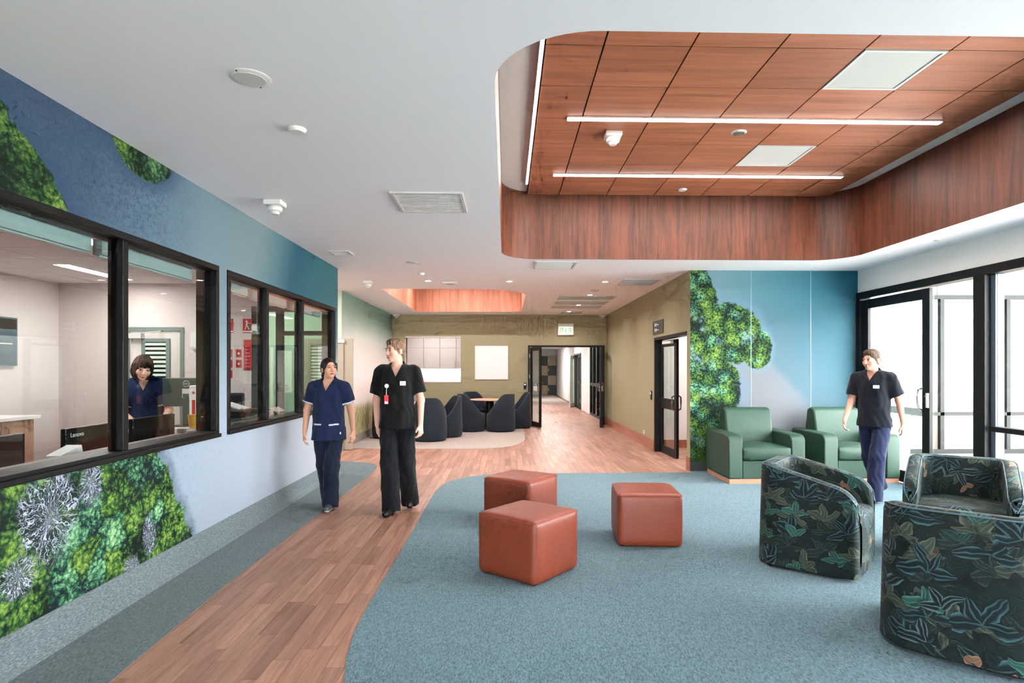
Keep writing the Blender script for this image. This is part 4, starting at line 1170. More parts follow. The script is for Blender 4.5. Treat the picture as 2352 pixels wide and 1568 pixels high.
MB().obox((0.0, -0.0655, 0.14), (0.014, 0.003, 0.07), Matrix.Rotation(0.3, 3, 'Y')).obox((-0.018, -0.0655, 0.085), (0.011, 0.003, 0.07), Matrix.Rotation(0.6, 3, 'Y')).obox((0.016, -0.0655, 0.09), (0.011, 0.003, 0.06), Matrix.Rotation(-0.5, 3, 'Y')).obox((0.0, -0.0655, 0.15), (0.06, 0.003, 0.01), Matrix.Rotation(-0.5, 3, 'Y')).cyl((0.014, -0.067, 0.19), (0.014, -0.064, 0.19), 0.012, n=10).build('running_figure', M_GPRINT, t)
def reader(loc, axis, label):
    t = thing('card_reader', label, 'card reader', loc, 0 if axis == 'y' else math.radians(90), group='black card readers')
    MB().box(-0.035, 0.035, -0.02, 0, 0, 0.165).build('reader_body', M_BLACK, t, bevel=0.006)
    MB().box(-0.018, 0.018, -0.022, -0.02, 0.10, 0.14).build('reader_light', emit('blue_indicator', (90, 130, 255), 1.4), t)
reader((0.50, YB, 0.965), 'y', 'black card reader with a blue light left of the double doors')
t = thing('card_reader', 'black card reader with a blue light beside the olive wall doorway', 'card reader', (XG, 11.02, 0.93), math.radians(-90), 'black card readers')
MB().box(-0.035, 0.035, -0.02, 0, 0, 0.165).build('reader_body', M_BLACK, t, bevel=0.006)
MB().box(-0.018, 0.018, -0.022, -0.02, 0.10, 0.14).build('reader_light', emit('blue_indicator', (90, 130, 255), 1.4), t)
t = thing('door_sign', 'small dark sign with white marks above the olive wall doorway', 'sign', (XG, 10.53, 2.12), math.radians(-90))
MB().box(-0.36, 0.36, -0.012, 0, 0, 0.24).build('sign_plate', plain('dark_sign_plate', (66, 74, 72), 0.4), t)
for z in (0.05, 0.145):
    MB().box(-0.22, -0.16, -0.014, -0.012, z, z + 0.055).box(-0.12, -0.08, -0.014, -0.012, z, z + 0.055).box(-0.06, 0.06, -0.014, -0.012, z + 0.015, z + 0.03).build('sign_print', M_WPRINT, t)
t = thing('power_outlet', 'small white socket low on the olive side wall', 'outlet', (XG, 11.64, 0.23), math.radians(-90))
MB().box(-0.04, 0.04, -0.008, 0, 0, 0.07).build('outlet_plate', M_PLASTIC, t, bevel=0.003)
MB().box(-0.02, -0.005, -0.012, -0.008, 0.02, 0.05).box(0.008, 0.022, -0.012, -0.008, 0.02, 0.05).build('outlet_switch', M_GRILLE, t)

# servery cabinets
M_SERV = plain('grey_servery_laminate', (150, 144, 140), 0.5, namp=0.02)
for k in range(4):
    x0 = -2.95 + k * 0.485
    t = thing('wall_cabinet', 'grey servery wall cabinet, %s from the left' % ('first', 'second', 'third', 'fourth')[k], 'cabinet', (x0, 17.85, 1.52), group='grey cabinets in the servery')
    MB().box(0.002, 0.483, 0.0, 0.34, 0, 1.17).build('cabinet_body', M_SERV, t)
    dd = MB().box(0.005, 0.48, -0.02, 0, 0.003, 0.60).build('cabinet_door', M_SERV, t, bevel=0.002)
    MB().box(0.005, 0.48, -0.02, 0, 0.606, 1.165).build('upper_panel', M_SERV, t, bevel=0.002)
    hx = 0.44 if k % 2 == 0 else 0.045
    MB().tube([(hx, -0.02, 0.07), (hx, -0.045, 0.08), (hx, -0.045, 0.20), (hx, -0.02, 0.21)], 0.006).build('handle', M_STEEL, dd, smooth=True)
t = thing('servery_bench', 'white servery bench under a glowing splashback', 'bench top', (-2.0, 17.9, 0))
MB().box(-1.05, 1.05, -0.35, 0.3, 0.86, 0.90).build('worktop', M_WPRINT, t)
MB().box(-1.05, 1.05, -0.30, 0.3, 0.0, 0.86).build('base_cabinet', M_SERV, t)
MB().box(-1.05, 1.05, 0.25, 0.29, 0.90, 1.50).build('splashback', M_WPRINT, t)
t = thing('under_cabinet_light', 'glowing strip under the servery cabinets', 'strip light', (-2.0, 18.0, 1.515))
MB().box(-0.98, 0.98, -0.02, 0.02, -0.012, 0).build('housing', M_PLASTIC, t); MB().box(-0.97, 0.97, -0.012, 0.012, -0.016, -0.012).build('diffuser', M_LED, t)
lamp('strip_glow', (-2.0, 18.0, 1.49), 1.9, 10, size_y=0.03)
MB().box(SV[0], SV[1], YB - 0.015, YB + 0.17, SV[2] - 0.03, SV[2]).box(SV[0], SV[1], YB - 0.015, YB + 0.17, SV[3], SV[3] + 0.02).build('trim_1', M_WPRINT)
tag(bpy.data.objects['trim_1'], 'white lining of the servery hatch', kind='structure')

# ------------------------------------------------------------------ office contents
t = thing('office_desk', 'long white office desk under the mural wall windows', 'desk', (-2.98, 5.2, 0))
MB().box(-0.36, 0.20, -2.6, 2.9, 0.70, 0.73).build('desk_top', M_WPRINT, t, bevel=0.004)
for y in (-2.5, 0.1, 2.8): MB().box(-0.34, 0.18, y - 0.02, y + 0.02, 0, 0.70).build('desk_leg', M_GRILLE, t)
def monitor(x, y, z0, w, h, rz, label, logo=None, mat=M_SCREEN):
    """screen back faces local -y"""
    t = thing('monitor', label, 'monitor', (x, y, 0.73), math.radians(rz), 'office monitors')
    MB().box(-w / 2, w / 2, -0.02, 0.02, z0, z0 + h).build('screen_housing', mat, t, bevel=0.008)
    MB().box(-w / 2 + 0.01, w / 2 - 0.01, 0.0195, 0.0215, z0 + 0.01, z0 + h - 0.01).build('screen', plain('screen_glass', (14, 16, 20), 0.15), t)
    MB().box(-0.03, 0.03, -0.03, 0.0, 0.01, z0 + h * 0.45).build('stand', mat, t)
    MB().prism(rounded(-0.12, 0.12, -0.10, 0.08, 0.04, 5), 0.0, 0.012).build('foot', mat, t)
    if logo == 'word':
        text_mesh('Lenovo', 0.045, M_GRILLE, t, Matrix.Translation((-w / 2 + 0.11, -0.0215, z0 + h - 0.05)) @ Matrix.Rotation(math.pi / 2, 4, 'X'))
    if logo == 'round':
        MB().tube([(0.03 * math.cos(a / 12 * math.pi), -0.021, z0 + h - 0.06 + 0.03 * math.sin(a / 12 * math.pi)) for a in range(24)], 0.0025, 6, closed=True).build('logo_ring', M_GRILLE, t)
        text_mesh('DELL', 0.02, M_GRILLE, t, Matrix.Translation((0, -0.0215, z0 + h - 0.06)) @ Matrix.Rotation(math.pi / 2, 4, 'X'))
        MB().box(-0.035, 0.035, -0.03, -0.02, z0 + h * 0.3, z0 + h * 0.62).build('cable_bracket', M_GRILLE, t)
monitor(-3.10, 3.62, 0.0 + 0.06, 0.56, 0.30, 90, 'black monitor back at the left edge of the near office window')
monitor(-3.10, 4.50, 0.0 + 0.06, 0.50, 0.29, 90, 'black monitor back with a maker name left of the window mullion', 'word')
monitor(-3.08, 5.28, 0.0 + 0.06, 0.62, 0.30, 90, 'wide black monitor back in front of the woman in the office')
t = thing('side_desk', 'raised white desk under the hands of the woman in the office', 'desk', (-3.6, 6.0, 0))
MB().box(-0.60, 0.74, -0.18, 0.22, 0.89, 0.92).build('desk_top', M_WPRINT, t)
for sx in (-0.55, 0.18):
    MB().box(sx - 0.03, sx + 0.03, -0.03, 0.03, 0.03, 0.89).build('desk_leg', M_GRILLE, t); MB().box(sx - 0.03, sx + 0.03, -0.2, 0.2, 0, 0.03).build('desk_foot', M_GRILLE, t)
monitor(-3.24, 6.14, 0.20, 0.46, 0.29, 4, 'dark green grey monitor with a round maker badge beside the woman', 'round', plain('green_grey_monitor', (60, 76, 72), 0.4))
bpy.data.objects['monitor.003'].location.z = 0.92
t = thing('document_box', 'white box with a red strip and dot beside the round badge monitor', 'box', (-2.98, 5.95, 0.92))
MB().box(-0.09, 0.09, -0.10, 0.10, 0, 0.42).build('box_body', M_PLASTIC, t, bevel=0.008)
MB().box(-0.06, -0.03, -0.102, -0.10, 0.10, 0.28).build('red_strip', M_RED, t)
MB().cyl((-0.045, -0.102, 0.35), (-0.045, -0.10, 0.35), 0.013, n=12).build('red_dot', M_RED, t)
t = thing('tissue_box', 'small yellow tub at the corner of the office window', 'tub', (-2.95, 6.02 - 0.35, 0.73))
t.location = (-2.93, 5.68, 0.95)
MB().lathe([(0.0, 0.0), (0.045, 0.0), (0.055, 0.11), (0.0, 0.11)], 20).build('tub_body', plain('mustard_plastic', (206, 150, 40), 0.45), t, smooth=True)
MB().lathe([(0.0, 0.11), (0.058, 0.11), (0.058, 0.12), (0.0, 0.125)], 20).build('lid', plain('mustard_lid', (190, 136, 36), 0.45), t, smooth=True)
t = thing('paper_tray', 'white paper tray under the yellow tub', 'tray', (-2.93, 5.68, 0.73))
for z in (0, 0.11, 0.21): MB().box(-0.12, 0.12, -0.08, 0.08, z, z + 0.008).build('tray_shelf', M_PLASTIC, t)
for a in (-0.12, 0.114): MB().box(a, a + 0.006, -0.08, 0.08, 0.008, 0.219).build('tray_side', M_PLASTIC, t)
t = thing('keyboard', 'dark keyboard under the hand of the woman in the office', 'keyboard', (-3.62, 6.42, 0.77))
t.location = (-3.80, 5.92, 0.92)
MB().box(-0.2, 0.2, -0.06, 0.06, 0, 0.02).build('keyboard_body', M_SCREEN, t, bevel=0.004)
for r in range(4): MB().box(-0.19, 0.19, -0.05 + r * 0.026, -0.03 + r * 0.026, 0.02, 0.024).build('key_row', M_DGREY, t)
t = thing('paper_stack', 'loose white papers beside the maker name monitor', 'papers', (-2.98, 4.12, 0.73))
MB().obox((0, 0, 0.125), (0.10, 0.20, 0.20), Matrix.Rotation(0.25, 3, 'X')).build('papers', M_WPRINT, t)
# tall cabinet run with white worktop
t = thing('office_worktop', 'white worktop over the oak office cupboards', 'worktop', (-6.0, 6.2, 0.90))
MB().box(-0.3, 0.33, -1.3, 1.22, 0, 0.04).build('worktop_slab', M_WPRINT, t, bevel=0.004)
for k in range(5):
    y0 = 4.92 + k * 0.49
    t = thing('office_cupboard', 'oak office cupboard with a looped handle, %s along the side wall' % ('first', 'second', 'third', 'fourth', 'fifth')[k], 'cupboard', (-6.0, y0, 0), group='oak cupboards along the office side wall')
    MB().box(-0.3, 0.28, 0.0, 0.49, 0, 0.90).build('cupboard_body', M_OAK, t)
    dd = MB().box(0.28, 0.30, 0.004, 0.486 if k < 4 else 0.38, 0.08, 0.895).build('cupboard_door', M_OAK, t, bevel=0.002)
    hy = 0.43 if k % 2 == 1 else 0.06
    MB().tube([(0.30, hy, 0.68), (0.335, hy, 0.70), (0.335, hy, 0.82), (0.30, hy, 0.84)], 0.007).build('handle', M_STEEL, dd, smooth=True)
t = thing('wall_screen', 'dark glossy screen on the office side wall', 'screen', (OX, 7.10, 1.54))
MB().box(0, 0.05, -0.7, 0.69, 0, 0.61).build('screen_housing', plain('slate_screen_edge', (90, 116, 120), 0.4), t)
MB().box(0.05, 0.053, -0.68, 0.67, 0.02, 0.45).build('screen', plain('slate_screen', (74, 100, 108), 0.12), t)
MB().box(0.05, 0.056, -0.68, 0.67, 0.46, 0.59).build('upper_panel', M_SCREEN, t)
MB().box(0.053, 0.06, -0.68, 0.60, 0.27, 0.285).build('light_bar', M_GRILLE, t)
# signs on the office end wall
def sign(name, x0, x1, z0, z1, label, kind):
    t = thing(name, label, 'sign', ((x0 + x1) / 2, 8.56, z0), group='red signs on the office end wall')
    w, h = (x1 - x0) / 2, z1 - z0
    MB().box(-w, w, -0.006, 0, 0, h).build('sign_plate', M_RED, t)
    if kind == 'man':
        MB().box(-w, w, -0.0075, -0.006, 0.012, 0.03).build('white_band', M_WPRINT, t)
        f = MB().cyl((-0.015, -0.008, h - 0.035), (-0.015, -0.006, h - 0.035), 0.012, n=10)
        f.obox((-0.01, -0.007, h - 0.075), (0.022, 0.002, 0.06), Matrix.Rotation(0.2, 3, 'Y')).obox((-0.025, -0.007, h - 0.125), (0.012, 0.002, 0.06), Matrix.Rotation(0.35, 3, 'Y')).obox((0.01, -0.007, h - 0.125), (0.012, 0.002, 0.055), Matrix.Rotation(-0.4, 3, 'Y')).obox((0.02, -0.007, h - 0.06), (0.05, 0.002, 0.01), Matrix.Rotation(0.3, 3, 'Y'))
        f.build('white_figure', M_WPRINT, t)
        MB().box(0.025, 0.055, -0.0085, -0.006, h - 0.13, h - 0.08).build('green_patch', M_GPRINT, t)
    elif kind == 'ext':
        MB().box(-w, w, -0.0075, -0.006, 0.012, 0.03).build('white_band', M_WPRINT, t)
        MB().box(-0.02, 0.02, -0.0075, -0.006, 0.05, h - 0.05).box(-0.008, 0.03, -0.0075, -0.006, h - 0.045, h - 0.025).build('white_figure', M_WPRINT, t)
    elif kind == 'list':
        for k in range(7): MB().box(-w + 0.02, w - 0.02 - 0.01 * (k % 3), -0.0075, -0.006, 0.05 + k * 0.048, 0.06 + k * 0.048).build('print_line', plain('pale_red_print', (240, 150, 150), 0.5), t)
        MB().box(-w, w, -0.0076, -0.0061, 0.0, 0.03).build('dark_band', plain('dark_red_band', (150, 20, 40), 0.5), t)
    else:
        MB().box(-0.012, 0.012, -0.0075, -0.006, h * 0.35, h * 0.6).build('white_mark', M_WPRINT, t)
sign('fire_sign', -3.985, -3.872, 2.01, 2.21, 'red extinguisher sign at the left edge of the second office window', 'ext')
sign('fire_sign', -3.735, -3.603, 2.01, 2.21, 'red sign with a white figure near the dark framed screen', 'man')
sign('safety_notice', -3.722, -3.612, 1.48, 1.915, 'tall red notice with lines of print below the white figure sign', 'list')
for c, xs in enumerate((-3.96, -3.83)):
    for r in range(3):
        if c == 1 and r == 2: continue
        z = 1.667 - r * 0.148
        sign('safety_sticker', xs, xs + 0.075, z, z + 0.11, 'small red square sticker, %s row, %s column on the office end wall' % (('top', 'second', 'third')[r], ('left', 'right')[c]), 'dot')
t = thing('exit_sign', 'small green exit sign hanging before the dark framed screen', 'exit sign', (-3.51, 8.50, 2.035))
MB().box(-0.07, 0.07, -0.02, 0.02, 0, 0.095).build('housing', M_PLASTIC, t); MB().box(0.0, 0.062, -0.022, -0.02, 0.012, 0.083).build('green_field', M_GPRINT, t); MB().box(-0.062, -0.006, -0.022, -0.02, 0.012, 0.083).build('white_field', M_WPRINT, t)
MB().cyl((0, 0, 0.095), (0, 0, 0.66), 0.006, n=8).build('hanger', M_GRILLE, t)
t = thing('wall_phone', 'pale handset box on the office wall right of the louvred door', 'phone', (-4.40, 8.56, 1.78))
MB().box(-0.05, 0.05, -0.05, 0, 0, 0.24).build('phone_body', M_PLASTIC, t, bevel=0.008); MB().box(-0.05, 0.05, -0.06, -0.05, 0, 0.03).build('phone_rest', M_GRILLE, t)
# chair and copier seen through the second window
t = thing('office_chair', 'black office chair behind the second office window', 'chair', (-3.70, 7.85, 0))
MB().box(-0.22, 0.22, -0.22, 0.22, 0.44, 0.52).build('seat', M_SCREEN, t, bevel=0.03, seg=3)
MB().box(-0.20, 0.20, 0.19, 0.25, 0.62, 1.18).build('backrest', M_SCREEN, t, bevel=0.03, seg=3)
for s in (-1, 1): MB().tube([(s * 0.22, 0.1, 0.46), (s * 0.27, 0.1, 0.5), (s * 0.27, 0.05, 0.70), (s * 0.27, -0.15, 0.70)], 0.018).build('armrest', M_BLACK, t, smooth=True)
MB().cyl((0, 0, 0.08), (0, 0, 0.44), 0.03).build('gas_column', M_BLACK, t, smooth=True)
for k in range(5):
    a = k * 2 * math.pi / 5; MB().tube([(0, 0, 0.09), (0.28 * math.cos(a), 0.28 * math.sin(a), 0.05)], 0.018).lathe([(0.0, -0.045), (0.02, -0.045), (0.02, 0.0), (0, 0)], 10, c=(0.28 * math.cos(a), 0.28 * math.sin(a), 0.046)).build('star_leg', M_BLACK, t)
t = thing('printer', 'dark grey printer with a white tray behind the second office window', 'printer', (-2.93, 6.55, 0.73))
MB().box(-0.15, 0.15, -0.2, 0.2, 0, 0.26).build('printer_body', plain('grey_green_printer', (96, 122, 118), 0.4), t, bevel=0.012)
MB().box(-0.16, 0.16, -0.21, 0.21, 0.26, 0.33).build('printer_lid', M_SCREEN, t, bevel=0.012)
MB().obox((0, -0.02, 0.37), (0.2, 0.26, 0.01), Matrix.Rotation(0.3, 3, 'Y')).build('paper', M_WPRINT, t)
t = thing('paper_carton', 'pale open carton behind the second office window', 'carton', (-2.85, 7.15, 0.73))
MB().box(-0.11, 0.11, -0.14, 0.14, 0, 0.27).build('carton_body', plain('pale_carton', (226, 206, 196), 0.7), t); MB().obox((0.13, 0, 0.29), (0.10, 0.28, 0.006), Matrix.Rotation(0.5, 3, 'Y')).build('flap', plain('pale_carton', (226, 206, 196), 0.7), t)
# ------------------------------------------------------------------ people: implicit surfaces meshed into one skin
class Field:
    def __init__(s, lo, hi, h):
        s.h = h; s.lo = np.array(lo, float)
        s.n = np.ceil((np.array(hi) - s.lo) / h).astype(int) + 1
        s.d = np.full(s.n, 1.0, np.float32)
    def block(s, lo, hi):
        a = np.clip(np.floor((np.array(lo) - s.lo) / s.h).astype(int), 0, s.n - 1)
        b = np.clip(np.ceil((np.array(hi) - s.lo) / s.h).astype(int) + 1, 1, s.n)
        if np.any(b <= a): return None, None
        sl = tuple(slice(i, j) for i, j in zip(a, b))
        ax = [(s.lo[k] + s.h * np.arange(a[k], b[k])).astype(np.float32) for k in range(3)]
        return sl, np.meshgrid(*ax, indexing='ij', sparse=True)
    def merge(s, sl, d, k, mode):
        e = s.d[sl]
        if mode == 'add':
            if k <= 0: s.d[sl] = np.minimum(e, d); return
            t = np.clip(0.5 + 0.5 * (e - d) / k, 0, 1); s.d[sl] = e * (1 - t) + d * t - k * t * (1 - t)
        else:
            d = -d; t = np.clip(0.5 - 0.5 * (e - d) / max(k, 1e-5), 0, 1); s.d[sl] = e * (1 - t) + d * t + k * t * (1 - t)
    def cone(s, a, b, ra, rb, k=0.02, sq=(1, 1, 1), mode='add', capb=False, capa=False):
        a, b = np.array(a, float), np.array(b, float); m = max(ra, rb) * max(sq) + 2.5 * k + 2 * s.h
        sl, g = s.block(np.minimum(a, b) - m, np.maximum(a, b) + m)
        if sl is None: return
        ba = b - a; L2 = max(float(ba @ ba), 1e-9)
        p = [g[i] - a[i] for i in range(3)]
        t0 = (p[0] * ba[0] + p[1] * ba[1] + p[2] * ba[2]) / L2
        t = np.clip(t0, 0, 1)
        q = sum(((p[i] - t * ba[i]) / sq[i]) ** 2 for i in range(3))
        d = (np.sqrt(q) - (ra + t * (rb - ra))) * min(sq)
        if capb: d = np.maximum(d, (t0 - 1) * math.sqrt(L2))
        if capa: d = np.maximum(d, -t0 * math.sqrt(L2))
        s.merge(sl, d.astype(np.float32), k, mode)
    def ell(s, c, r, k=0.02, R=None, mode='add'):
        c = np.array(c, float); m = max(r) + 2.5 * k + 2 * s.h
        sl, g = s.block(c - m, c + m)
        if sl is None: return
        p = [g[i] - c[i] for i in range(3)]
        if R is not None: p = [sum(p[j] * R[j][i] for j in range(3)) for i in range(3)]
        k0 = np.sqrt(sum((p[i] / r[i]) ** 2 for i in range(3))); k1 = np.sqrt(sum((p[i] / r[i] ** 2) ** 2 for i in range(3))) + 1e-6
        s.merge(sl, (k0 * (k0 - 1) / k1).astype(np.float32), k, mode)
    def coords(s):
        return np.meshgrid(*[(s.lo[k] + s.h * np.arange(s.n[k])).astype(np.float32) for k in range(3)], indexing='ij', sparse=True)
    def mesh(s):
        d = s.d; ins = d < 0
        c = np.zeros(np.array(d.shape) - 1, np.int8)
        for i in (0, 1):
            for j in (0, 1):
                for k in (0, 1): c += ins[i:d.shape[0] - 1 + i, j:d.shape[1] - 1 + j, k:d.shape[2] - 1 + k]
        act = (c > 0) & (c < 8); I, J, K = np.nonzero(act)
        idx = np.full(act.shape, -1, np.int32); idx[I, J, K] = np.arange(len(I))
        acc = np.zeros((len(I), 3)); cnt = np.zeros(len(I))
        cor = [(i, j, k) for i in (0, 1) for j in (0, 1) for k in (0, 1)]
        for a in cor:
            for ax in range(3):
                if a[ax]: continue
                b = list(a); b[ax] = 1
                da = d[I + a[0], J + a[1], K + a[2]]; db = d[I + b[0], J + b[1], K + b[2]]
                m = (da < 0) != (db < 0); t = np.where(m, da / np.where(m, da - db, 1), 0)
                pos = np.stack([np.full(len(I), a[0], float), np.full(len(I), a[1], float), np.full(len(I), a[2], float)], 1); pos[:, ax] += t
                acc += pos * m[:, None]; cnt += m
        V = s.lo + s.h * (np.stack([I, J, K], 1) + acc / cnt[:, None])
        F = []
        for ax in range(3):
            o1, o2 = (ax + 1) % 3, (ax + 2) % 3
            sa = [slice(1, -1)] * 3; sb = [slice(1, -1)] * 3
            sa[ax] = slice(0, -1); sb[ax] = slice(1, None)
            A, B = ins[tuple(sa)], ins[tuple(sb)]
            for flip, M in ((False, A & ~B), (True, ~A & B)):
                P = np.stack(np.nonzero(M), 1); P[:, o1] += 1; P[:, o2] += 1
                def cell(x, y):
                    Q = P.copy(); Q[:, o1] -= x; Q[:, o2] -= y; return idx[Q[:, 0], Q[:, 1], Q[:, 2]]
                q = [cell(1, 1), cell(0, 1), cell(0, 0), cell(1, 0)]
                if flip: q = q[::-1]
                F.append(np.stack(q, 1))
        F = np.concatenate(F); F = F[(F >= 0).all(1)]
        return V, F

def field_obj(f, name, mat, parent, color=None, smooth_it=2):
    V, F = f.mesh()
    me = bpy.data.meshes.new(name)
    me.vertices.add(len(V)); me.vertices.foreach_set('co', V.astype(np.float32).ravel())
    me.loops.add(F.size); me.loops.foreach_set('vertex_index', F.astype(np.int32).ravel())
    me.polygons.add(len(F)); me.polygons.foreach_set('loop_start', np.arange(0, F.size, 4, dtype=np.int32))
    me.polygons.foreach_set('use_smooth', np.ones(len(F), bool))
    me.update(calc_edges=True); me.validate()
    if color is not None:
        c = color(V); at = me.color_attributes.new('tone', 'FLOAT_COLOR', 'POINT')
        at.data.foreach_set('color', np.concatenate([c, np.ones((len(V), 1))], 1).astype(np.float32).ravel())
    me.materials.append(mat)
    o = bpy.data.objects.new(name, me); COL.objects.link(o); o.parent = parent
    if smooth_it:
        m = o.modifiers.new('relax', 'SMOOTH'); m.factor = 0.5; m.iterations = smooth_it
    return o

def toned(name, rough, fold=0.0, sss=0.0, spec=0.4, sheen=0.0, strand=False):
    g = G(name); c = g.attr('tone')
    n = g.noise(g.obj(), 60, 2)
    c = g.mix(n * 0.12, c, (0.0, 0.0, 0.0))
    if fold: g.bump(g.noise(g.obj(), 220, 2) * 0.3 + g.noise(g.obj(), 14, 2) * fold, 0.25, 0.01)
    if strand:
        x, y, z = g.sep(g.obj()); g.bump(g.noise(g.comb(x * 160, y * 160, z * 24), 1.0, 2), 0.5, 0.006)
    return g.done(c, rough, spec=spec, sheen=sheen)
M_SKIN, M_CLOTH, M_HAIR = toned('skin', 0.55, spec=0.35), toned('scrub_cloth', 0.85, fold=1.0, spec=0.2, sheen=0.1), toned('hair_strands', 0.6, spec=0.25, strand=True)

def rot3(yaw=0, pitch=0, roll=0):
    M = Matrix.Rotation(math.radians(yaw), 3, 'Z') @ Matrix.Rotation(math.radians(pitch), 3, 'X') @ Matrix.Rotation(math.radians(roll), 3, 'Y')
    return np.array(M)

def wav(x, y, z, f, ph):
    return np.sin(x * f * 1.3 + ph + 1.7 * np.sin(z * f * 0.35 + ph)) * np.cos(y * f * 0.9 + z * f * 0.23 + ph * 2)

def hand(f, wrist, dirv, thumb, palm, s=1.0, curl=0.5, side=1):
    """fingers along dirv, thumb side towards `thumb`, palm faces `palm`"""
    w = np.array(wrist, float); d = np.array(dirv, float); d /= np.linalg.norm(d)
    t = np.array(thumb, float); t -= d * (t @ d); t /= np.linalg.norm(t)
    p = np.array(palm, float); p -= d * (p @ d) + t * (p @ t); p /= np.linalg.norm(p)
    for q in (-0.024, -0.008, 0.008, 0.024):
        f.cone(w + d * 0.012 * s + t * q * 0.7 * s, w + d * 0.088 * s + t * q * 1.25 * s, 0.0155 * s, 0.0125 * s, 0.012)
    for i, (q, L) in enumerate(((0.030, 0.072), (0.010, 0.082), (-0.010, 0.076), (-0.029, 0.060))):
        a = w + d * 0.088 * s + t * q * s; ang = curl * (0.55 + 0.12 * i)
        for j, fr in enumerate((0.44, 0.31, 0.25)):
            v = d * math.cos(ang) + p * math.sin(ang); b = a + v * L * fr * s
            f.cone(a, b, (0.0098 - 0.001 * j) * s, (0.0092 - 0.0012 * j) * s, 0.004); a = b; ang += curl * 0.75
    a = w + d * 0.028 * s + t * 0.024 * s
    v = d * 0.72 + t * 0.62 + p * 0.3; v /= np.linalg.norm(v); b = a + v * 0.042 * s; f.cone(a, b, 0.0155 * s, 0.0115 * s, 0.010)
    v2 = d * 0.9 + t * 0.2 + p * 0.35; v2 /= np.linalg.norm(v2); f.cone(b, b + v2 * 0.032 * s, 0.0112 * s, 0.009 * s, 0.005)

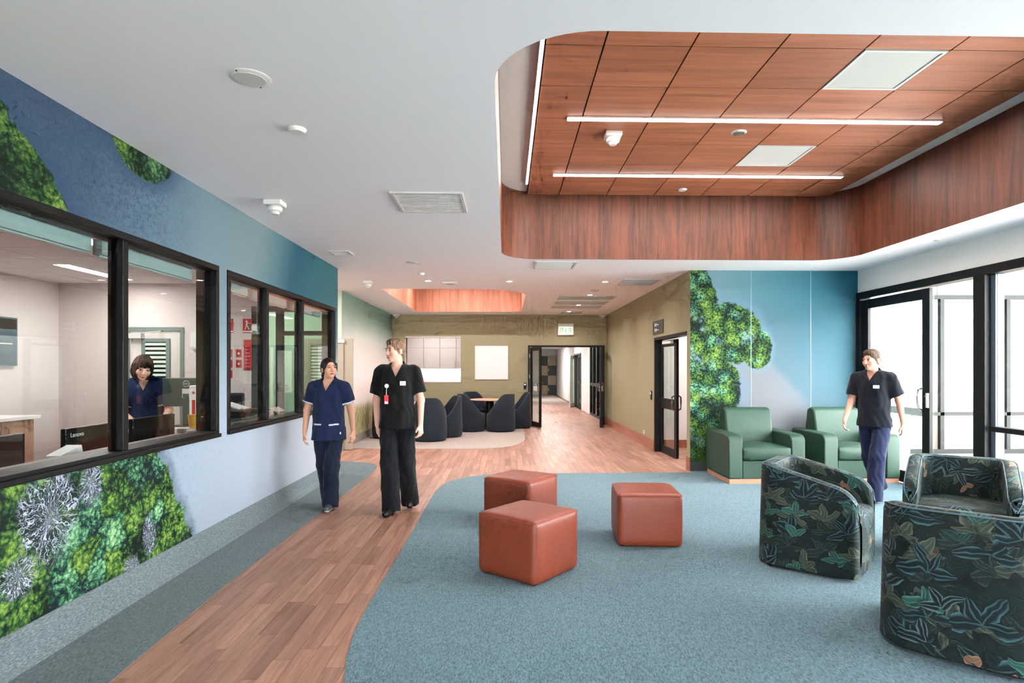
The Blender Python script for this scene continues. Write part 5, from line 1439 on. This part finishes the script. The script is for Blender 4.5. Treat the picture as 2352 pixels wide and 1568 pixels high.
def person(name, label, loc, rz, P):
    s = P['H'] / 1.75; vox = P.get('vox', 0.0055)
    root = thing('person', label, 'person', loc, math.radians(rz))
    J = {k: np.array(v, float) * s for k, v in P['J'].items()}
    fem = P.get('fem', False); bw = P.get('width', 1.0)
    allp = np.array(list(J.values())); lo, hi = allp.min(0) - 0.20, allp.max(0) + 0.22
    lo[2] = -0.01
    R = rot3(*P['head']); hc = J['head']
    def hp(v): return hc + R @ (np.array(v, float) * s * P.get('hs', 1.0))
    hs = s * P.get('hs', 1.0)
    # ---- body
    f = Field(lo, hi, vox)
    ch, pv, wa = J['chest'], J['pelvis'], J['waist']
    f.cone(pv, wa, 0.135 * s * bw, 0.115 * s * bw, 0.05, (1, 0.68, 1)); f.cone(wa, ch, 0.118 * s * bw, 0.145 * s * bw, 0.05, (1, 0.66, 1))
    f.cone(J['shL'] * 0.8 + J['shR'] * 0.2, J['shR'] * 0.8 + J['shL'] * 0.2, 0.06 * s, 0.06 * s, 0.05)
    f.cone(ch + (0, 0.01, 0.12 * s), hp((0, 0.02, -0.075)), 0.058 * s, 0.052 * s, 0.03)
    for q in 'LR':
        f.cone(J['sh' + q], J['el' + q], 0.048 * s * bw, 0.038 * s * bw, 0.03); f.cone(J['el' + q], J['wr' + q], 0.040 * s * bw, 0.0255 * s, 0.02)
        f.cone(J['hip' + q], J['kn' + q], 0.085 * s * bw, 0.055 * s, 0.03); f.cone(J['kn' + q], J['an' + q], 0.056 * s, 0.036 * s, 0.02)
        an = J['an' + q]; fd = np.array([*P['foot' + q], 0.0]); fd /= np.linalg.norm(fd)
        f.cone(an - (0, 0, 0.03 * s), an + fd * 0.13 * s - (0, 0, an[2] - max(0.03, an[2] - 0.055)), 0.034 * s, 0.026 * s, 0.02)
        h = P['hand' + q]; hand(f, J['wr' + q], h[0], h[1], h[2], s * P.get('hands', 1.0), h[3])
    # head
    f.ell(hp((0, 0.016, 0.034)), np.array((0.074, 0.094, 0.083)) * hs, 0.01, R)
    f.ell(hp((0, -0.026, -0.030)), np.array((0.060, 0.066, 0.086)) * hs, 0.025, R)
    f.ell(hp((0, -0.064, -0.094)), np.array((0.024, 0.020, 0.018)) * hs, 0.022, R)
    for q in (-1, 1):
        f.ell(hp((q * 0.036, -0.056, -0.028)), np.array((0.028, 0.026, 0.03)) * hs, 0.02, R)
        f.ell(hp((q * 0.076, 0.012, -0.012)), np.array((0.011, 0.020, 0.032)) * hs, 0.006, R)
        f.ell(hp((q * 0.030, -0.084, 0.022)), np.array((0.024, 0.010, 0.008)) * hs, 0.012, R)
    for q in (-1, 1): f.ell(hp((q * 0.031, -0.101, 0.004)), np.array((0.020, 0.017, 0.013)) * hs, 0.010, R, 'sub')
    for q in (-1, 1): f.ell(hp((q * 0.031, -0.080, 0.003)), np.array((0.0145, 0.012, 0.011)) * hs, 0.003, R)
    f.cone(hp((0, -0.090, 0.012)), hp((0, -0.108, -0.032)), 0.0075 * hs, 0.0125 * hs, 0.010)
    for q in (-1, 1): f.ell(hp((q * 0.013, -0.097, -0.036)), np.array((0.009, 0.011, 0.008)) * hs, 0.006, R)
    f.ell(hp((0, -0.091, -0.062)), np.array((0.024, 0.012, 0.0065)) * hs, 0.005, R); f.ell(hp((0, -0.089, -0.072)), np.array((0.021, 0.012, 0.007)) * hs, 0.005, R)
    f.ell(hp((0, -0.104, -0.0668)), np.array((0.022, 0.008, 0.0022)) * hs, 0.003, R, 'sub')
    skin, hairc, lip = (np.array(lin(P[k])) for k in ('skin', 'hairc', 'lip'))
    def tone(V):
        c = np.tile(skin, (len(V), 1)); L = (V - hc) @ R / hs
        def near(cx, cy, cz, rx, ry, rz): return ((L[:, 0] - cx) / rx) ** 2 + ((L[:, 1] - cy) / ry) ** 2 + ((L[:, 2] - cz) / rz) ** 2
        for q in (-1, 1):
            k = near(q * 0.036, -0.07, -0.03, 0.025, 0.05, 0.022); c[k < 1] = c[k < 1] * 0.85 + np.array(lin((196, 110, 100))) * 0.15
            k = near(q * 0.031, -0.09, 0.003, 0.0155, 0.03, 0.0068); c[k < 1] = lin((176, 150, 140))
            k = near(q * 0.031 + P.get('gaze', 0) * 0.004, -0.09, 0.003, 0.0072, 0.03, 0.0075); c[k < 1] = lin((34, 24, 20))
            k = near(q * 0.031, -0.09, 0.0095, 0.0175, 0.03, 0.0032); c[k < 1] = lin((50, 34, 28))
            k = near(q * 0.032, -0.09, 0.0255, 0.021, 0.03, 0.0048); c[k < 1] = c[k < 1] * 0.25 + hairc * 0.75
        k = near(0, -0.095, -0.0672, 0.0235, 0.03, 0.0105); c[k < 1] = c[k < 1] * 0.35 + lip * 0.65
        k = near(0, -0.1, -0.0668, 0.022, 0.03, 0.0026); c[k < 1] = lip * 0.35
        k = near(0, -0.1, -0.043, 0.011, 0.03, 0.003); c[k < 1] = c[k < 1] * 0.55
        return c
    field_obj(f, 'body', M_SKIN, root, tone)
    # ---- trousers
    b = Field((lo[0], lo[1], -0.01), (hi[0], hi[1], pv[2] + 0.2), vox)
    lw = P.get('legw', 1.0)
    b.ell(pv - (0, 0, 0.02 * s), np.array((0.160 * bw, 0.118, 0.13)) * s, 0.03)
    for q in 'LR':
        hip, kn, an = J['hip' + q], J['kn' + q], J['an' + q]; end = an + (0, 0, -0.045 * s)
        b.cone(hip, kn, 0.094 * s * bw * lw, 0.086 * s * lw, 0.02); b.cone(kn, end, 0.086 * s * lw, 0.088 * s * lw, 0.02, capb=True)
    g = b.coords(); fo = 0.0045 * wav(g[0], g[1], g[2], 34, P['seed']) + 0.003 * wav(g[0], g[1], g[2], 70, P['seed'] + 2)
    b.d += fo.astype(np.float32)
    tc = np.array(lin(P['trouser']))
    field_obj(b, 'trousers', M_CLOTH, root, lambda V: np.tile(tc, (len(V), 1)), 3)
    # ---- shoes
    for q in 'LR':
        an = J['an' + q]; fd = np.array([*P['foot' + q], 0.0]); fd /= np.linalg.norm(fd); gz = an[2] - 0.075 * s
        sh = Field(an - (0.22, 0.24, 0.14), an + (0.22, 0.24, 0.08), 0.0055)
        base = np.array((an[0], an[1], gz)); lift = P.get('toe' + q, 0.0)
        sh.cone(base - fd * 0.045 * s + (0, 0, 0.042 * s), base + fd * 0.05 * s + (0, 0, 0.045 * s), 0.040 * s, 0.044 * s, 0.02)
        sh.cone(base + fd * 0.04 * s + (0, 0, 0.040 * s), base + fd * 0.155 * s + (0, 0, 0.032 * s + lift), 0.044 * s, 0.034 * s, 0.02)
        sh.cone(base - fd * 0.03 * s + (0, 0, 0.05 * s), an + (0, 0, 0.0), 0.04 * s, 0.04 * s, 0.02)
        gg = sh.coords(); sh.d = np.maximum(sh.d, (gz + 0.004 - gg[2]) + 0 * sh.d)
        shc, sol = np.array(lin(P['shoe'])), np.array(lin(P['sole']))
        field_obj(sh, 'shoe', toned('shoe_leather', 0.4) if 'shoe_leather' not in bpy.data.materials else bpy.data.materials['shoe_leather'], root, lambda V, z0=gz: np.where((V[:, 2] < z0 + 0.022)[:, None], sol, shc))
    # ---- scrub top
    top = Field((lo[0], lo[1], P['hem'] * s - 0.05), (hi[0], hi[1], hc[2]), P.get('voxtop', 0.005))
    hem = P['hem'] * s
    top.cone(np.array((pv[0], pv[1], hem - 0.06)), wa, 0.198 * s * bw, 0.160 * s * bw, 0.03, (1, 0.82, 1)); top.cone(wa, ch, 0.160 * s * bw, 0.172 * s * bw, 0.04, (1, 0.76, 1))
    top.cone(J['shL'] * 0.82 + J['shR'] * 0.18, J['shR'] * 0.82 + J['shL'] * 0.18, 0.078 * s, 0.078 * s, 0.06)
    top.cone(ch + (0, 0.012, 0.08 * s), ch + (0, 0.022, 0.165 * s), 0.10 * s, 0.068 * s, 0.05)
    cuffs = []
    for q in 'LR':
        a, e = J['sh' + q], J['el' + q]; end = a + (e - a) * P.get('sleeve', 0.72); cuffs.append((a, end))
        top.cone(a, end, 0.070 * s * bw, 0.078 * s * bw, 0.035, capb=True)
    g = top.coords(); fo = 0.005 * wav(g[0], g[1], g[2], 28, P['seed'] + 5) + 0.003 * wav(g[1], g[0], g[2], 62, P['seed'] + 7)
    top.d += fo.astype(np.float32)
    top.d = np.maximum(top.d, (hem - g[2]) + 0 * top.d)
    vz = ch[2] + (P.get('vneck', 0.02)) * s
    vcut = np.maximum((np.abs(g[0] - ch[0] - (g[2] - vz) * P.get('vlean', 0.0)) - (g[2] - vz) * 0.46) * 0.9, (g[1] - (ch[1] + 0.03)) + 0 * g[0])
    top.d = np.maximum(top.d, -(vcut + 0 * top.d))
    top.cone(ch + (0, 0.0, 0.05 * s), hp((0, 0.02, -0.05)), 0.066 * s, 0.066 * s, 0.006, mode='sub')
    col, trim = np.array(lin(P['top'])), np.array(lin(P['trim']))
    def tcol(V):
        c = np.tile(col, (len(V), 1))
        if P.get('cuff', True):
            for a, e in cuffs:
                d = e - a; L = np.linalg.norm(d); t = (V - a) @ d / L; r = np.linalg.norm((V - a) - np.outer(t, d / L), axis=1)
                c[(t > L - P.get('cuffw', 0.013)) & (t < L + 0.004) & (r < 0.078 * s * bw + 0.014) & (r > 0.045 * s)] = trim
        if P.get('pockets'):
            for q in (-1, 1):
                x = (V[:, 0] - pv[0]) * q; zz = hem + 0.185 * s + (x - 0.09) * (0.10 if q > 0 else 0.0)
                c[(x > 0.045 * s) & (x < 0.145 * s) & (np.abs(V[:, 2] - zz) < 0.0075) & (V[:, 1] < pv[1])] = trim
        return c
    field_obj(top, 'scrub_top', M_CLOTH, root, tcol, 2)
    # ---- hair
    hr = Field(hc - 0.26, hc + 0.20, 0.0045)
    style = P['hair']
    big = np.array((0.081, 0.101, 0.092)) * hs
    hr.ell(hp((0, 0.018, 0.036)), big * (1.0 if style == 'short' else 1.05), 0.01, R)
    if style == 'short':
        hr.ell(hp((0, -0.040, 0.088)), np.array((0.060, 0.052, 0.034)) * hs, 0.02, R)
        hr.ell(hp((0, 0.06, -0.01)), np.array((0.068, 0.052, 0.06)) * hs, 0.02, R)
        cut = hp((0, -0.105, -0.03)); hr.ell(cut, np.array((0.076, 0.085, 0.100)) * hs, 0.008, R, 'sub')
        for q in (-1, 1): hr.ell(hp((q * 0.095, 0.00, -0.035)), np.array((0.03, 0.045, 0.055)) * hs, 0.006, R, 'sub')
        hr.ell(hp((0, 0.0, -0.12)), np.array((0.12, 0.14, 0.075)) * hs, 0.006, R, 'sub')
    elif style == 'tail':
        hr.ell(hp((0, 0.04, -0.01)), np.array((0.078, 0.07, 0.07)) * hs, 0.02, R)
        for q in (-1, 1): hr.cone(hp((q * 0.070, -0.045, 0.055)), hp((q * 0.080, -0.030, -0.030)), 0.011 * hs, 0.005 * hs, 0.012)
        hr.ell(hp((0, -0.105, -0.022)), np.array((0.074, 0.080, 0.102)) * hs, 0.006, R, 'sub')
        hr.ell(hp((0, -0.05, -0.11)), np.array((0.12, 0.085, 0.07)) * hs, 0.006, R, 'sub')
        hr.cone(hp((0, 0.115, 0.02)), hp((0, 0.135, -0.06)), 0.03 * hs, 0.034 * hs, 0.02); hr.cone(hp((0, 0.135, -0.06)), hp((0, 0.10, -0.16)), 0.034 * hs, 0.016 * hs, 0.02)
    else:
        hr.ell(hp((0, 0.022, -0.03)), np.array((0.100, 0.098, 0.125)) * hs, 0.03, R)
        hr.ell(hp((0, -0.105, -0.06)), np.array((0.058, 0.075, 0.082)) * hs, 0.008, R, 'sub')
        hr.ell(hp((0, -0.02, -0.20)), np.array((0.14, 0.14, 0.085)) * hs, 0.01, R, 'sub')
    g = hr.coords(); hr.d += (0.0022 * wav(g[0], g[1], g[2] * 0.4, 150, 1.0) + 0.002 * wav(g[1], g[0], g[2], 70, 3.0)).astype(np.float32)
    h2 = np.array(lin(P.get('hair2', P['hairc'])))
    def hcol(V):
        n = 0.5 + 0.5 * np.sin(V[:, 0] * 260 + np.sin(V[:, 1] * 190) * 2 + V[:, 2] * 40); return hairc * (1 - n[:, None]) + h2 * n[:, None]
    field_obj(hr, 'hair', M_HAIR, root, hcol)
    return root, J, s, hp

def stand(**k):
    J = dict(head=(0, -0.01, 1.635), chest=(0, 0, 1.33), waist=(0, 0, 1.10), pelvis=(0, 0, 0.96), shL=(0.178, 0.01, 1.425), shR=(-0.178, 0.01, 1.425),
             elL=(0.225, 0.03, 1.13), elR=(-0.225, 0.03, 1.13), wrL=(0.235, -0.03, 0.88), wrR=(-0.235, -0.03, 0.88), hipL=(0.085, 0, 0.93), hipR=(-0.085, 0, 0.93),
             knL=(0.09, 0, 0.50), knR=(-0.09, 0, 0.50), anL=(0.095, 0.03, 0.075), anR=(-0.095, 0.03, 0.075))
    J.update(k); return J
DN = (0, -0.12, -1)
NAVY, BLK = (22, 33, 66), (11, 12, 15)
# man in black scrubs
root, J, s, hp = person('person', 'man in black scrubs with a red lanyard tag walking beside the woman', (-1.145, 6.30, 0), 0, dict(
    H=1.80, seed=1.0, head=(-42, 4, 0), gaze=-1, skin=(222, 168, 150), hairc=(84, 62, 50), hair2=(150, 116, 92), lip=(176, 96, 92), hair='short', top=BLK, trim=(150, 150, 155), trouser=(12, 13, 18), shoe=(18, 18, 20), sole=(26, 26, 28),
    hem=0.86, vneck=0.045, cuff=False, width=0.97, sleeve=0.74, hs=0.98, legw=1.05, footL=(0.12, -1), footR=(-0.15, -1), handL=((0.06, -0.25, -1), (-0.35, -1, 0), (-1, 0.3, 0.2), 0.75), handR=((0.05, 0.1, -1), (0.35, -1, 0), (1, 0.3, 0), 0.6),
    J=stand(head=(-0.02, -0.02, 1.645), elL=(0.235, 0.03, 1.14), wrL=(0.245, -0.06, 0.90), elR=(-0.228, 0.07, 1.13), wrR=(-0.222, 0.08, 0.88), knR=(-0.065, -0.07, 0.51), anR=(-0.045, -0.10, 0.078), knL=(0.09, -0.01, 0.50), anL=(0.105, 0.16, 0.105))))
M_REDTAG = plain('red_tag_plastic', (214, 36, 46), 0.5)
MB().box(-0.020, 0.020, -0.004, 0.004, -0.045, 0.045).build('id_tag', M_REDTAG, root).location = (-0.085, -0.150, 1.185)
MB().box(-0.016, 0.016, -0.006, -0.004, -0.042, -0.018).build('tag_label', M_WPRINT, root).location = (-0.085, -0.150, 1.185)
o = MB().lathe([(0, -0.006), (0.02, -0.006), (0.022, 0.0), (0.0, 0.004)], 20).build('badge_reel', M_PLASTIC, root, smooth=True)
o.location = (-0.082, -0.152, 1.325); o.rotation_euler = (math.radians(90), 0, 0)
MB().tube([(-0.082, -0.153, 1.31), (-0.085, -0.153, 1.23)], 0.003, 6).build('lanyard_cord', M_GRILLE, root)
MB().box(-0.03, 0.03, -0.004, 0.004, -0.022, 0.022).build('name_badge', M_WPRINT, root, bevel=0.003).location = (0.082, -0.146, 1.352)
MB().box(-0.022, 0.022, -0.0055, -0.004, -0.012, -0.004).box(-0.022, 0.022, -0.0055, -0.004, 0.002, 0.010).build('badge_print', M_GRILLE, root).location = (0.082, -0.146, 1.352)
MB().box(-0.004, 0.004, -0.015, 0.015, -0.025, 0.025).build('sleeve_patch', M_REDTAG, root).location = (0.272, 0.012, 1.36)
# woman in navy scrubs
root, J, s, hp = person('person', 'woman in navy scrubs with white piping walking beside the office windows', (-1.92, 6.50, 0), 0, dict(
    H=1.615, seed=2.3, fem=True, head=(38, -8, 0), gaze=1, skin=(212, 158, 132), hairc=(26, 20, 20), hair2=(48, 36, 32), lip=(176, 90, 86), hair='tail', top=NAVY, trim=(214, 220, 236), trouser=(20, 26, 48), shoe=(70, 74, 82), sole=(190, 190, 190),
    hem=0.80, vneck=0.03, width=1.06, sleeve=0.66, pockets=True, hs=1.02, legw=1.02, footL=(0.05, -1), footR=(-0.1, -1), handL=((0.05, -0.2, -1), (-0.4, -1, 0), (-1, 0.3, 0), 0.7), handR=((-0.02, -0.15, -1), (0.4, -1, 0), (1, 0.2, 0), 0.6),
    J=stand(head=(0.01, -0.02, 1.625), elR=(-0.255, 0.02, 1.14), wrR=(-0.26, -0.06, 0.89), elL=(0.245, 0.06, 1.14), wrL=(0.27, 0.05, 0.89), shL=(0.175, 0.01, 1.41), shR=(-0.175, 0.01, 1.41), knL=(0.055, -0.08, 0.51), anL=(0.045, -0.09, 0.078), knR=(-0.05, 0.0, 0.50), anR=(-0.03, 0.14, 0.11))))
MB().box(-0.02, 0.02, -0.004, 0.004, -0.012, 0.012).build('pocket_tag', M_WPRINT, root).location = (0.135, -0.085, 0.815)
# man walking past the glazed wall
root, J, s, hp = person('person', 'man in dark navy scrubs striding past the glazed wall and green armchair', (4.23, 6.74, 0), -52, dict(
    H=1.72, seed=4.1, head=(-16, 4, 0), gaze=-1, skin=(204, 150, 130), hairc=(66, 48, 38), hair2=(92, 70, 54), lip=(176, 100, 94), hair='short', top=(13, 17, 28), trim=(40, 50, 70), trouser=(24, 31, 60), shoe=(40, 40, 44), sole=(60, 60, 60),
    hem=0.86, vneck=0.05, cuff=False, width=0.98, sleeve=0.72, hs=1.0, footL=(0.0, -1), footR=(0.0, -1), handL=((0.0, 0.25, -1), (-0.2, -1, 0), (-1, 0, 0), 0.6), handR=((0.05, -0.45, -1), (0.2, -1, 0), (1, 0, 0), 0.7),
    J=stand(head=(0, -0.11, 1.63), chest=(0, -0.06, 1.33), waist=(0, -0.03, 1.10), shL=(0.178, -0.04, 1.42), shR=(-0.178, -0.05, 1.42), elR=(-0.225, -0.09, 1.14), wrR=(-0.225, -0.27, 0.94), elL=(0.235, 0.05, 1.15), wrL=(0.26, 0.09, 0.90), knR=(-0.08, 0.06, 0.50), anR=(-0.075, 0.34, 0.14), knL=(0.075, -0.15, 0.52), anL=(0.065, -0.22, 0.078))))
MB().box(-0.032, 0.032, -0.004, 0.004, -0.018, 0.018).build('name_badge', M_WPRINT, root, bevel=0.003).location = (0.085, -0.205, 1.30)
# woman in the office, leaning over the side desk
root, J, s, hp = person('person', 'woman with a dark bob in navy scrubs leaning over the office desk', (-3.81, 6.40, 0), 24, dict(
    H=1.69, seed=6.2, fem=True, vox=0.007, voxtop=0.006, head=(14, 20, 6), gaze=0, skin=(228, 174, 152), hairc=(40, 30, 26), hair2=(72, 54, 44), lip=(182, 96, 92), hair='bob', top=(30, 44, 82), trim=(224, 190, 120), trouser=(24, 30, 52), shoe=(60, 60, 66), sole=(150, 150, 150),
    hem=0.80, vneck=0.03, cuffw=0.007, width=1.05, sleeve=0.78, hs=1.04, footL=(0, -1), footR=(0, -1), handL=((-0.2, -0.95, -0.12), (-1, 0, 0), (0, -0.1, -1), 0.3), handR=((0.5, -0.9, -0.12), (1, 0.3, 0), (0, -0.1, -1), 0.3),
    J=stand(head=(0.0, -0.20, 1.565), chest=(0, -0.09, 1.29), waist=(0, -0.02, 1.09), shL=(0.172, -0.11, 1.385), shR=(-0.172, -0.11, 1.365), elR=(-0.215, -0.15, 1.10), wrR=(-0.06, -0.33, 1.005), elL=(0.235, -0.12, 1.11), wrL=(0.20, -0.30, 1.01))))
